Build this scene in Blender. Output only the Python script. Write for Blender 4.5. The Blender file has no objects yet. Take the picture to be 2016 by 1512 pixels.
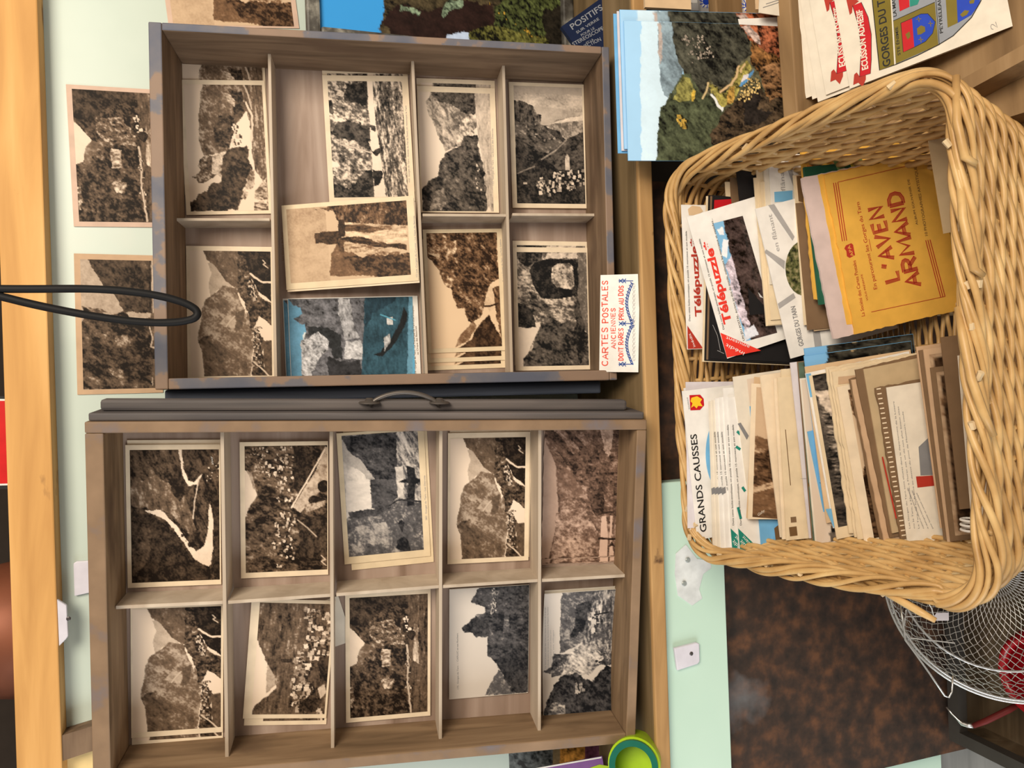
import bpy, math, random
import numpy as np
from mathutils import Vector, Matrix
sc = bpy.context.scene
COL = sc.collection
random.seed(7)
# ------------------------------------------------------------------ camera
FPX, CX, CY = 1514.0, 1008.0, 756.0
TH, RO = math.radians(18), math.radians(2.1)
_F = np.array([0, math.cos(TH), -math.sin(TH)])
_dn = np.array([0, -math.sin(TH), -math.cos(TH)]); _lf = np.array([-1., 0, 0])
_R = _dn*math.cos(RO) + _lf*math.sin(RO)
_D = -_dn*math.sin(RO) + _lf*math.cos(RO)
_C = np.array([0, 0, 1.10])
cam = bpy.data.cameras.new('camera'); camo = bpy.data.objects.new('camera', cam); COL.objects.link(camo)
cam.sensor_fit = 'HORIZONTAL'; cam.sensor_width = 36; cam.lens = FPX/2016*36
cam.clip_start = 0.02
m = Matrix.Identity(4)
for i in range(3):
    m[i][0] = _R[i]; m[i][1] = -_D[i]; m[i][2] = -_F[i]; m[i][3] = _C[i]
camo.matrix_world = m
sc.camera = camo
# ------------------------------------------------------------------ light and exposure
w = bpy.data.worlds.new('room_light'); sc.world = w; w.use_nodes = True
w.node_tree.nodes['Background'].inputs[0].default_value = (1.0, 0.88, 0.76, 1)
w.node_tree.nodes['Background'].inputs[1].default_value = 0.30
def area(name, loc, target, size, power, col):
    l = bpy.data.lights.new(name, 'AREA'); l.energy = power; l.color = col; l.shape = 'RECTANGLE'
    l.size, l.size_y = size
    o = bpy.data.objects.new(name, l); COL.objects.link(o); o.location = loc
    o.rotation_euler = (Vector(target)-Vector(loc)).to_track_quat('-Z', 'Y').to_euler()
    return o
area('ceiling_lamp', (0.75, -0.75, 2.05), (0.0, 0.8, 0.9), (0.9, 0.9), 38, (1.0, 0.87, 0.70))
area('window_daylight', (-1.7, -0.1, 0.9), (-0.2, 0.75, 0.7), (1.0, 1.2), 14, (0.92, 0.97, 1.0))
vs = sc.view_settings
vs.view_transform = 'Standard'; vs.look = 'None'; vs.gamma = 1; vs.use_curve_mapping = False
vs.exposure = 0.30

# ------------------------------------------------------------------ geometry of the view
def ray(px, py): return _F + (px-CX)/FPX*_R + (py-CY)/FPX*_D
def hit(px, py, o, n):
    r = ray(px, py); t = np.dot(np.asarray(o)-_C, n)/np.dot(r, n)
    return _C + t*r
def onY(px, py, Y): return hit(px, py, (0, Y, 0), np.array([0, 1., 0]))
def onZ(px, py, z): return hit(px, py, (0, 0, z), np.array([0, 0, 1.]))
def proj(pw):
    v = np.asarray(pw)-_C; z = v@_F; return (CX+FPX*(v@_R)/z, CY+FPX*(v@_D)/z)
class Frame:
    """a plane: origin o, axes u (screen right), v (screen down), n = u x v pointing away from the room"""
    def __init__(s, o, u, v, c=0.0):
        s.u = np.array(u, float); s.u /= np.linalg.norm(s.u)
        v = np.array(v, float); v -= s.u*np.dot(s.u, v); s.v = v/np.linalg.norm(v)
        s.n = np.cross(s.u, s.v); s.o = np.array(o, float) + s.n*c
    def off(s, c): return Frame(s.o, s.u, s.v, c)
    def uv(s, px, py):
        p = hit(px, py, s.o, s.n) - s.o
        return np.array([p@s.u, p@s.v])
    def mat(s, o=None, flip=False):
        M = Matrix.Identity(4)
        o = s.o if o is None else o
        ax = (s.u, -s.v, -s.n) if flip else (s.u, s.v, s.n)
        for i in range(3):
            for j in range(3): M[i][j] = ax[j][i]
            M[i][3] = o[i]
        return M

# ------------------------------------------------------------------ materials
MATS = {}
def nt(m): return m.node_tree.nodes, m.node_tree.links
def base(name, rough=0.6, spec=0.3, metal=0.0):
    m = bpy.data.materials.new(name); m.use_nodes = True
    b = m.node_tree.nodes['Principled BSDF']
    b.inputs['Roughness'].default_value = rough; b.inputs['Metallic'].default_value = metal
    b.inputs['Specular IOR Level'].default_value = spec
    return m, b
def ramp(N, stops):
    r = N.new('ShaderNodeValToRGB'); e = r.color_ramp.elements
    while len(e) < len(stops): e.new(0.5)
    for k, (p, c) in zip(e, stops): k.position = p; k.color = (*c, 1)
    return r
def noise_mat(name, stops, scale=(1, 1, 1), nscale=20, detail=6, rough=0.6, spec=0.3, bump=0.0, metal=0.0, distort=0.0, stains=None):
    if name in MATS: return MATS[name]
    m, b = base(name, rough, spec, metal); N, L = nt(m)
    tc = N.new('ShaderNodeTexCoord'); mp = N.new('ShaderNodeMapping'); mp.inputs['Scale'].default_value = scale
    L.new(tc.outputs['Object'], mp.inputs[0])
    n = N.new('ShaderNodeTexNoise'); n.inputs['Scale'].default_value = nscale; n.inputs['Detail'].default_value = detail
    n.inputs['Distortion'].default_value = distort
    L.new(mp.outputs[0], n.inputs['Vector'])
    r = ramp(N, stops); L.new(n.outputs['Fac'], r.inputs[0]); out = r.outputs[0]
    for (sc_, lo, hi, colr, asp) in (stains or []):
        mp2 = N.new('ShaderNodeMapping'); mp2.inputs['Scale'].default_value = asp; L.new(tc.outputs['Object'], mp2.inputs[0])
        n2 = N.new('ShaderNodeTexNoise'); n2.inputs['Scale'].default_value = sc_; n2.inputs['Detail'].default_value = 5
        L.new(mp2.outputs[0], n2.inputs['Vector'])
        r2 = ramp(N, [(lo, (0, 0, 0)), (hi, (1, 1, 1))]); L.new(n2.outputs['Fac'], r2.inputs[0])
        mx = N.new('ShaderNodeMix'); mx.data_type = 'RGBA'; L.new(r2.outputs[0], mx.inputs[0]); L.new(out, mx.inputs[6])
        mx.inputs[7].default_value = (*colr, 1); out = mx.outputs[2]
    L.new(out, b.inputs['Base Color'])
    if bump:
        bp = N.new('ShaderNodeBump'); bp.inputs['Strength'].default_value = bump; bp.inputs['Distance'].default_value = 0.002
        L.new(n.outputs['Fac'], bp.inputs['Height']); L.new(bp.outputs[0], b.inputs['Normal'])
    MATS[name] = m; return m
def plain(name, col, rough=0.55, spec=0.14, metal=0.0, var=0.06):
    if name in MATS: return MATS[name]
    a = tuple(max(0, c*(1-var)) for c in col); c2 = tuple(min(1, c*(1+var)) for c in col)
    return noise_mat(name, [(0.35, a), (0.65, c2)], nscale=60, detail=3, rough=rough, spec=spec, metal=metal)
def print_mat(name='printed_photo', rough=0.5, spec=0.12):
    if name in MATS: return MATS[name]
    m, b = base(name, rough, spec); N, L = nt(m)
    a = N.new('ShaderNodeVertexColor'); a.layer_name = 'ink'
    L.new(a.outputs[0], b.inputs['Base Color']); MATS[name] = m; return m
def wood(name, lo, mid, hi, axis=0, nscale=9, rough=0.65, bump=0.25, stains=None):
    s = [7, 7, 7]; s[axis] = 0.7
    return noise_mat(name, [(0.3, lo), (0.5, mid), (0.7, hi)], scale=tuple(s), nscale=nscale, detail=8, rough=rough, bump=bump, distort=0.6, stains=stains)

M_INWOOD = wood('drawer_wood', (0.105, 0.066, 0.04), (0.19, 0.125, 0.078), (0.26, 0.175, 0.11), 0, stains=[(5, 0.56, 0.72, (0.13, 0.08, 0.05), (2, 5, 5))])
M_INWOOD2 = wood('drawer_wood_across', (0.105, 0.066, 0.04), (0.19, 0.125, 0.078), (0.26, 0.175, 0.11), 1, stains=[(5, 0.56, 0.72, (0.13, 0.08, 0.05), (5, 2, 5))])
M_TAN = wood('worn_tan_wood', (0.14, 0.09, 0.05), (0.245, 0.16, 0.092), (0.32, 0.22, 0.13), 1, stains=[(5, 0.56, 0.72, (0.12, 0.075, 0.045), (5, 2, 5))])
M_TAN2 = wood('worn_tan_wood_lengthwise', (0.14, 0.09, 0.05), (0.245, 0.16, 0.092), (0.32, 0.22, 0.13), 0, stains=[(5, 0.56, 0.72, (0.12, 0.075, 0.045), (2, 5, 5))])
M_BACK = wood('drawer_bottom_wood', (0.22, 0.15, 0.11), (0.34, 0.25, 0.20), (0.44, 0.34, 0.28), 1, nscale=6, bump=0.12)
M_PAINT = noise_mat('worn_blue_paint', [(0.40, (0.095, 0.105, 0.145)), (0.505, (0.14, 0.135, 0.155)), (0.525, (0.24, 0.165, 0.12)), (0.8, (0.30, 0.20, 0.14))], scale=(1, 1, 1), nscale=13, detail=7, rough=0.55, bump=0.2)
M_PAINT2 = noise_mat('worn_brown_paint', [(0.30, (0.16, 0.145, 0.16)), (0.38, (0.18, 0.135, 0.115)), (0.46, (0.215, 0.14, 0.085)), (0.75, (0.29, 0.19, 0.115))], scale=(1, 1, 1), nscale=22, detail=7, rough=0.6, bump=0.2)
M_FRONT = wood('dark_painted_front', (0.06, 0.055, 0.06), (0.10, 0.09, 0.09), (0.15, 0.13, 0.125), 0, nscale=6)
M_FRONTBLUE = wood('dark_blue_front', (0.02, 0.025, 0.04), (0.04, 0.05, 0.075), (0.07, 0.085, 0.12), 0, nscale=6)
M_PLY = wood('plywood_divider', (0.40, 0.32, 0.24), (0.50, 0.415, 0.325), (0.58, 0.49, 0.39), 1, nscale=5, bump=0.08)
M_RAIL = wood('golden_plank', (0.47, 0.235, 0.07), (0.64, 0.35, 0.115), (0.76, 0.45, 0.17), 0, nscale=4, bump=0.2, stains=[(9, 0.66, 0.74, (0.16, 0.07, 0.03), (1.2, 3, 3))])
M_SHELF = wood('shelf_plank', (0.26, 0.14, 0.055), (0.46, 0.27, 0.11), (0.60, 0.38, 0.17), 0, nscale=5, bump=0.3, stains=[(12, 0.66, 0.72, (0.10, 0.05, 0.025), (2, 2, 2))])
M_TRAY = wood('tray_wood', (0.17, 0.10, 0.045), (0.29, 0.18, 0.085), (0.38, 0.25, 0.13), 0, nscale=5)
M_TEAL = noise_mat('pale_mint_paint', [(0.3, (0.50, 0.60, 0.545)), (0.7, (0.60, 0.69, 0.63))], nscale=5, rough=0.35, spec=0.45, stains=[(4, 0.62, 0.8, (0.66, 0.66, 0.60), (1, 1, 1))])
M_MINT = noise_mat('mint_apron_paint', [(0.3, (0.50, 0.70, 0.60)), (0.7, (0.58, 0.77, 0.67))], nscale=5, rough=0.4)
M_RUST = noise_mat('rusty_sheet', [(0.30, (0.022, 0.015, 0.012)), (0.47, (0.044, 0.025, 0.017)), (0.57, (0.072, 0.035, 0.020)), (0.70, (0.125, 0.055, 0.026))], nscale=58, detail=10, rough=0.65, spec=0.35, bump=0.3, stains=[(7, 0.66, 0.8, (0.17, 0.17, 0.18), (1, 1, 1))])
M_DARK = plain('dark_shadowed_wood', (0.03, 0.022, 0.017), 0.8)  # near-black colour stands in for shade in the cavities
M_WICK = noise_mat('wicker_rod', [(0.25, (0.36, 0.20, 0.07)), (0.5, (0.52, 0.32, 0.125)), (0.75, (0.66, 0.45, 0.20))], nscale=35, detail=4, rough=0.42, spec=0.4)
M_WIRE = plain('bright_steel_wire', (0.72, 0.72, 0.72), 0.28, 0.5, 1.0)
M_BLACK = plain('black_rubber', (0.006, 0.006, 0.007), 0.6, 0.25)
M_FLOOR = noise_mat('whitewashed_floor', [(0.3, (0.42, 0.42, 0.40)), (0.7, (0.60, 0.60, 0.57))], scale=(1, 8, 1), nscale=6, rough=0.6)
CREAM = plain('cream_card_stock', (0.80, 0.67, 0.50), 0.5)
PAPERS = {
    'cream': CREAM, 'pink': plain('pinkish_card_stock', (0.62, 0.45, 0.355), 0.5), 'tan': plain('tan_card_stock', (0.56, 0.38, 0.24), 0.5),
    'white': plain('white_card_stock', (0.80, 0.78, 0.75), 0.4), 'pale': plain('pale_yellow_stock', (0.74, 0.61, 0.42), 0.5),
    'brown': plain('brown_card_stock', (0.20, 0.125, 0.07), 0.6), 'lilac': plain('lilac_white_stock', (0.66, 0.62, 0.66), 0.5),
    'yellow': plain('ochre_cover_paper', (0.74, 0.42, 0.075), 0.6), 'rose': plain('rose_grey_cover', (0.62, 0.50, 0.48), 0.6),
    'black': plain('black_cover', (0.016, 0.015, 0.016), 0.5), 'green': plain('dark_green_cover', (0.02, 0.10, 0.06), 0.5),
    'blue': plain('sky_blue_print', (0.16, 0.42, 0.72), 0.3), 'beige': plain('beige_sheet', (0.50, 0.38, 0.23), 0.5), 'navy': plain('navy_cover', (0.010, 0.018, 0.055), 0.5),
    'grey': plain('light_grey_cover', (0.60, 0.60, 0.59), 0.45), 'peach': plain('peach_envelope', (0.66, 0.48, 0.30), 0.55), 'linen': plain('warm_white_stock', (0.74, 0.68, 0.58), 0.45)}
INK = {'red': plain('red_ink', (0.75, 0.045, 0.03), 0.5), 'dred': plain('dark_red_ink', (0.42, 0.04, 0.025), 0.5), 'black': plain('black_ink', (0.02, 0.02, 0.02), 0.5),
       'grey': plain('grey_ink', (0.22, 0.22, 0.23), 0.5), 'white': plain('white_ink', (0.8, 0.8, 0.78), 0.5), 'green': plain('green_ink', (0.01, 0.17, 0.13), 0.5),
       'blue': plain('blue_ink', (0.03, 0.09, 0.34), 0.5), 'coral': plain('coral_marker_ink', (0.78, 0.085, 0.05), 0.5), 'lav': plain('faded_grey_ink', (0.38, 0.37, 0.37), 0.5),
       'brown': plain('brown_ink', (0.16, 0.09, 0.04), 0.5), 'sky': plain('sky_ink', (0.18, 0.45, 0.72), 0.4), 'gold': plain('olive_gold_ink', (0.19, 0.145, 0.018), 0.5), 'silver': plain('silver_ink', (0.27, 0.29, 0.33), 0.5),
       'cobalt': plain('cobalt_ink', (0.015, 0.055, 0.46), 0.5), 'scarlet': plain('scarlet_ink', (0.52, 0.012, 0.02), 0.5), 'yel': plain('yellow_ink', (0.85, 0.55, 0.03), 0.4), 'teal': plain('teal_ink', (0.02, 0.24, 0.19), 0.4)}

# ------------------------------------------------------------------ mesh helpers
def link(name, me, mat=None, parent=None, M=None):
    o = bpy.data.objects.new(name, me); COL.objects.link(o)
    if mat is not None and me is not None:
        for mm in (mat if isinstance(mat, (list, tuple)) else [mat]): me.materials.append(mm)
    if parent is not None: o.parent = parent
    if M is not None: o.matrix_local = M
    return o
def mesh(name, V, Fc, smooth=False, mi=None):
    me = bpy.data.meshes.new(name); me.from_pydata([tuple(map(float, v)) for v in V], [], Fc)
    if mi is not None: me.polygons.foreach_set('material_index', mi)
    if smooth: me.polygons.foreach_set('use_smooth', [True]*len(me.polygons))
    me.update(); return me
class MB:
    def __init__(s): s.V = []; s.F = []; s.mi = []
    def add(s, V, Fc, mi=0):
        k = len(s.V); s.V += [tuple(map(float, v)) for v in V]; s.F += [tuple(i+k for i in f) for f in Fc]; s.mi += [mi]*len(Fc)
    def box(s, lo, hi, mi=0, bev=0.0):
        (x0, y0, z0), (x1, y1, z1) = lo, hi
        V = [(x0, y0, z0), (x1, y0, z0), (x1, y1, z0), (x0, y1, z0), (x0, y0, z1), (x1, y0, z1), (x1, y1, z1), (x0, y1, z1)]
        s.add(V, [(0, 3, 2, 1), (4, 5, 6, 7), (0, 1, 5, 4), (1, 2, 6, 5), (2, 3, 7, 6), (3, 0, 4, 7)], mi)
    def hexa(s, V, mi=0):
        s.add(V, [(0, 3, 2, 1), (4, 5, 6, 7), (0, 1, 5, 4), (1, 2, 6, 5), (2, 3, 7, 6), (3, 0, 4, 7)], mi)
    def tube(s, pts, r, n=6, closed=False, cap=True, mi=0, taper=None):
        P = np.array(pts, float); K = len(P)
        T = np.zeros_like(P)
        T[1:-1] = P[2:]-P[:-2]; T[0] = P[1]-P[0]; T[-1] = P[-1]-P[-2]
        if closed: T[0] = P[1]-P[-1]; T[-1] = P[0]-P[-2]
        T /= np.maximum(np.linalg.norm(T, axis=1, keepdims=True), 1e-9)
        up = np.array([0.13, 0.21, 0.97]); A = np.cross(T, up)
        bad = np.linalg.norm(A, axis=1) < 0.2
        if bad.any(): A[bad] = np.cross(T[bad], np.array([1., 0, 0]))
        A /= np.linalg.norm(A, axis=1, keepdims=True); B = np.cross(T, A)
        rr = np.full(K, r) if np.isscalar(r) else np.array(r)
        V = []
        for j in range(n):
            a = 2*math.pi*j/n
            V.append(P + (A*math.cos(a)+B*math.sin(a))*rr[:, None])
        V = np.stack(V, 1).reshape(-1, 3)
        Fc = []
        for i in range(K if closed else K-1):
            i2 = (i+1) % K
            for j in range(n):
                j2 = (j+1) % n
                Fc.append((i*n+j, i*n+j2, i2*n+j2, i2*n+j))
        if not closed and cap:
            Fc.append(tuple(range(n-1, -1, -1))); Fc.append(tuple((K-1)*n+j for j in range(n)))
        s.add(V, Fc, mi)
    def lathe(s, prof, n=32, mi=0):
        K = len(prof); V = []
        for (r, z) in prof:
            for j in range(n):
                a = 2*math.pi*j/n; V.append((r*math.cos(a), r*math.sin(a), z))
        Fc = [(i*n+j, i*n+(j+1) % n, (i+1)*n+(j+1) % n, (i+1)*n+j) for i in range(K-1) for j in range(n)]
        s.add(V, Fc, mi)
    def build(s, name, mat, parent=None, M=None, smooth=False, bevel=0.0):
        me = mesh(name, s.V, s.F, smooth, s.mi if any(s.mi) else None)
        o = link(name, me, mat, parent, M)
        if bevel:
            md = o.modifiers.new('edge', 'BEVEL'); md.width = bevel; md.segments = 2; md.limit_method = 'ANGLE'
        return o
def empty(name, M=None):
    o = bpy.data.objects.new(name, None); COL.objects.link(o); o.empty_display_size = 0.02
    if M is not None: o.matrix_local = M
    return o
LABELS = {}
def tag(o, label, cat, group=None):
    o['label'] = label; o['category'] = cat
    if group: o['group'] = group
    if label in LABELS: print('DUPLABEL', label)
    LABELS[label] = 1
    return o
def structure(o): o['kind'] = 'structure'; return o

# ------------------------------------------------------------------ painted print: colours computed on a fine grid
rng = np.random.RandomState(3)
_LAT = rng.rand(256, 256)
def vnoise(x, y):
    xi = np.floor(x).astype(int); yi = np.floor(y).astype(int); fx = x-xi; fy = y-yi
    fx = fx*fx*(3-2*fx); fy = fy*fy*(3-2*fy)
    a = _LAT[xi & 255, yi & 255]; b = _LAT[(xi+1) & 255, yi & 255]; c = _LAT[xi & 255, (yi+1) & 255]; d = _LAT[(xi+1) & 255, (yi+1) & 255]
    return (a*(1-fx)+b*fx)*(1-fy)+(c*(1-fx)+d*fx)*fy
def fbm(x, y, o=4):
    s = 0; a = 0.5; t = 0
    for i in range(o):
        s = s+a*vnoise(x*2**i+17.3*i, y*2**i+9.1*i); t += a; a *= 0.62
    return s/t
def inpoly(x, y, P):
    c = np.zeros(x.shape, bool); n = len(P); j = n-1
    for i in range(n):
        xi, yi = P[i]; xj, yj = P[j]
        if yi != yj:
            k = ((yi > y) != (yj > y)) & (x < (xj-xi)*(y-yi)/(yj-yi)+xi); c ^= k
        j = i
    return c
SEP = dict(sepia=((0.012, 0.0075, 0.005), (0.18, 0.12, 0.078), (0.90, 0.735, 0.58)), pink=((0.020, 0.012, 0.009), (0.20, 0.12, 0.085), (0.72, 0.51, 0.40)),
           grey=((0.009, 0.0085, 0.0085), (0.17, 0.14, 0.115), (0.90, 0.75, 0.61)), cool=((0.009, 0.0095, 0.012), (0.115, 0.108, 0.11), (0.84, 0.755, 0.67)), warm=((0.020, 0.009, 0.004), (0.22, 0.12, 0.062), (0.88, 0.665, 0.45)))
def tone2rgb(t, key):
    d, m_, l = [np.array(c) for c in SEP[key]]
    t = np.clip(t, 0, 1)[..., None]
    return np.where(t < 0.5, d+(m_-d)*(t*2), m_+(l-m_)*(t*2-1))
class Pic:
    """a recipe in zoomed-photo coordinates; ref = the print's four corners there (tl, tr, br, bl)"""
    def __init__(s, key, ref, ops, bg=0.95, bgc=0.015): s.key = key; s.ref = np.array(ref, float); s.ops = ops; s.bg = bg; s.bgc = bgc
    def px2uv(s, pts):
        # inverse bilinear by a few Newton steps
        pts = np.array(pts, float); a, b, c, d = s.ref
        u = np.full(len(pts), .5); v = np.full(len(pts), .5)
        for _ in range(6):
            p = (a*(1-u)[:, None]+b*u[:, None])*(1-v)[:, None]+(d*(1-u)[:, None]+c*u[:, None])*v[:, None]
            du = (b-a)*(1-v)[:, None]+(c-d)*v[:, None]; dv = (d-a)*(1-u)[:, None]+(c-b)*u[:, None]
            r = pts-p; det = du[:, 0]*dv[:, 1]-du[:, 1]*dv[:, 0]
            u = u+(r[:, 0]*dv[:, 1]-r[:, 1]*dv[:, 0])/det; v = v+(du[:, 0]*r[:, 1]-du[:, 1]*r[:, 0])/det
        return np.stack([u, v], 1)
    def paint(s, nu, nv, seed=0):
        Wd = np.linalg.norm(s.ref[1]-s.ref[0]); Hd = np.linalg.norm(s.ref[3]-s.ref[0])
        U, V = np.meshgrid(np.linspace(0, 1, nu), np.linspace(0, 1, nv), indexing='ij')
        X = U*Wd; Y = V*Hd; ox = seed*31.7
        colr = isinstance(s.bg, tuple)
        n0 = fbm(X/60+ox, Y/60+3)-.5
        if colr: im = np.ones(U.shape+(3,))*np.array(s.bg)*(1+2*s.bgc*n0)[..., None]
        else: im = s.bg+2*s.bgc*n0
        for k, op in enumerate(s.ops):
            kind = op[0]
            if kind == 'p':
                _, tone, con, sca, ang, stretch, jag, pts = op
                uv = s.px2uv(pts)*np.array([Wd, Hd])
                mk = np.zeros(U.shape)
                for q_ in range(3):
                    e_ = 0.7+.5*jag*.25
                    wx = X+(fbm(X/14+k*5.1+ox, Y/14+1.7, 3)-.5)*2*jag+(vnoise(X/3.4+k+q_*11.3, Y/3.4+ox)-.5)*e_*1.8
                    wy = Y+(fbm(X/14+9.2+ox, Y/14+k*3.3, 3)-.5)*2*jag+(vnoise(X/3.4+4.4+q_*7.1, Y/3.4+k)-.5)*e_*1.8
                    mk += inpoly(wx, wy, uv)/3.0
                ca, sa = math.cos(ang), math.sin(ang)
                A = (X*ca+Y*sa)/(sca*stretch); B = (-X*sa+Y*ca)/sca
                n = fbm(A+k*7.7+ox, B+k*2.9, 5); n = np.clip((n-.5)*3.6, -1, 1)+.75*np.clip((fbm(A/3.4+k*1.3+40, B/3.4+ox+k*8.1, 3)-.5)*3.4, -1, 1)
                n2 = np.clip((vnoise(X/2.7+k*3.1, Y/2.7+ox)-.5)*2, -1, 1)*.45
                if colr: v_ = np.array(tone)*np.clip(1+con*(n+n2)*2.2, 0.05, 3)[..., None]; mk = mk[..., None]
                else: v_ = tone+con*(n+n2)
                im = im*(1-mk)+v_*mk
            elif kind == 'l':
                _, tone, wid, pts = op
                uv = s.px2uv(pts)*np.array([Wd, Hd]); mk = np.zeros(U.shape)
                jx = X+(vnoise(X/9+ox, Y/9)-.5)*wid; jy = Y+(vnoise(X/9, Y/9+4)-.5)*wid
                for a, b in zip(uv[:-1], uv[1:]):
                    d = b-a; t = np.clip(((jx-a[0])*d[0]+(jy-a[1])*d[1])/max(d@d, 1e-6), 0, 1)
                    mk = np.maximum(mk, np.clip(wid/2+1.2-np.hypot(jx-a[0]-t*d[0], jy-a[1]-t*d[1]), 0, 1))
                im = im*(1-(mk[..., None] if colr else mk))+(np.array(tone)*mk[..., None] if colr else tone*mk)
            elif kind == 'h':      # houses / boulders: count small light blocks with dark neighbours inside a polygon
                _, lo, hi, num, size, pts = op
                uv = s.px2uv(pts)*np.array([Wd, Hd]); rr = np.random.RandomState(100+k)
                mn, mx = uv.min(0), uv.max(0); c = 0; tries = 0; num = int(num*1.35); size = size*.8
                while c < num and tries < num*8:
                    tries += 1; p = mn+(mx-mn)*rr.rand(2)
                    if not inpoly(np.array([p[0]]), np.array([p[1]]), uv)[0]: continue
                    c += 1; a = rr.rand()*.6-.3; sw, sh = size*(.5+rr.rand(2))
                    dx = (X-p[0])*math.cos(a)+(Y-p[1])*math.sin(a); dy = -(X-p[0])*math.sin(a)+(Y-p[1])*math.cos(a)
                    mk = (np.abs(dx) < sw/2) & (np.abs(dy) < sh/2); sh_ = (np.abs(dx-sw*.7) < sw*.3) & (np.abs(dy) < sh/2)
                    t = 0 if colr else lo+(hi-lo)*rr.rand()
                    if colr: im[mk] = np.array(hi)*(0.4+.8*rr.rand()); im[sh_] *= .4
                    else: im[mk] = t; im[sh_] *= .35
        g1 = np.clip((fbm(X/10+ox+50, Y/10+70, 5)-.5)*3, -1, 1)+.6*np.clip((vnoise(X/2.4+31, Y/2.4+ox)-.5)*2, -1, 1)
        if colr: return np.clip(im*(1+.22*g1[..., None]*(im.max(-1, keepdims=True) < .45)), 0.002, 0.95)
        w_ = np.clip((0.80-im)/.25, 0, 1)
        return tone2rgb(im+.15*g1*w_-.02*w_, s.key)
PCACHE = {}
def grid_mesh(name, nu, nv, quad, rgb, bend=0.0):
    """quad in local xy: tl,tr,br,bl"""
    a, b, c, d = [np.array(q, float) for q in quad]
    U, V = np.meshgrid(np.linspace(0, 1, nu), np.linspace(0, 1, nv), indexing='ij')
    U = U[..., None]; V = V[..., None]
    p = (a*(1-U)+b*U)*(1-V)+(d*(1-U)+c*U)*V
    co = np.zeros((nu, nv, 3), np.float32); co[..., :2] = p
    if bend: co[..., 2] = bend*(2*V[..., 0]-1)**2
    idx = np.arange(nu*nv).reshape(nu, nv)
    q = np.stack([idx[:-1, :-1], idx[:-1, 1:], idx[1:, 1:], idx[1:, :-1]], -1).reshape(-1, 4)
    me = bpy.data.meshes.new(name); me.vertices.add(nu*nv); me.vertices.foreach_set('co', co.ravel())
    n = len(q); me.loops.add(n*4); me.polygons.add(n)
    me.loops.foreach_set('vertex_index', q.ravel().astype(np.int32))
    me.polygons.foreach_set('loop_start', (np.arange(n)*4).astype(np.int32))
    me.update(calc_edges=True)
    at = me.color_attributes.new('ink', 'FLOAT_COLOR', 'POINT')
    cc = np.ones((nu, nv, 4), np.float32); cc[..., :3] = rgb
    at.data.foreach_set('color', cc.ravel())
    return me

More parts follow.
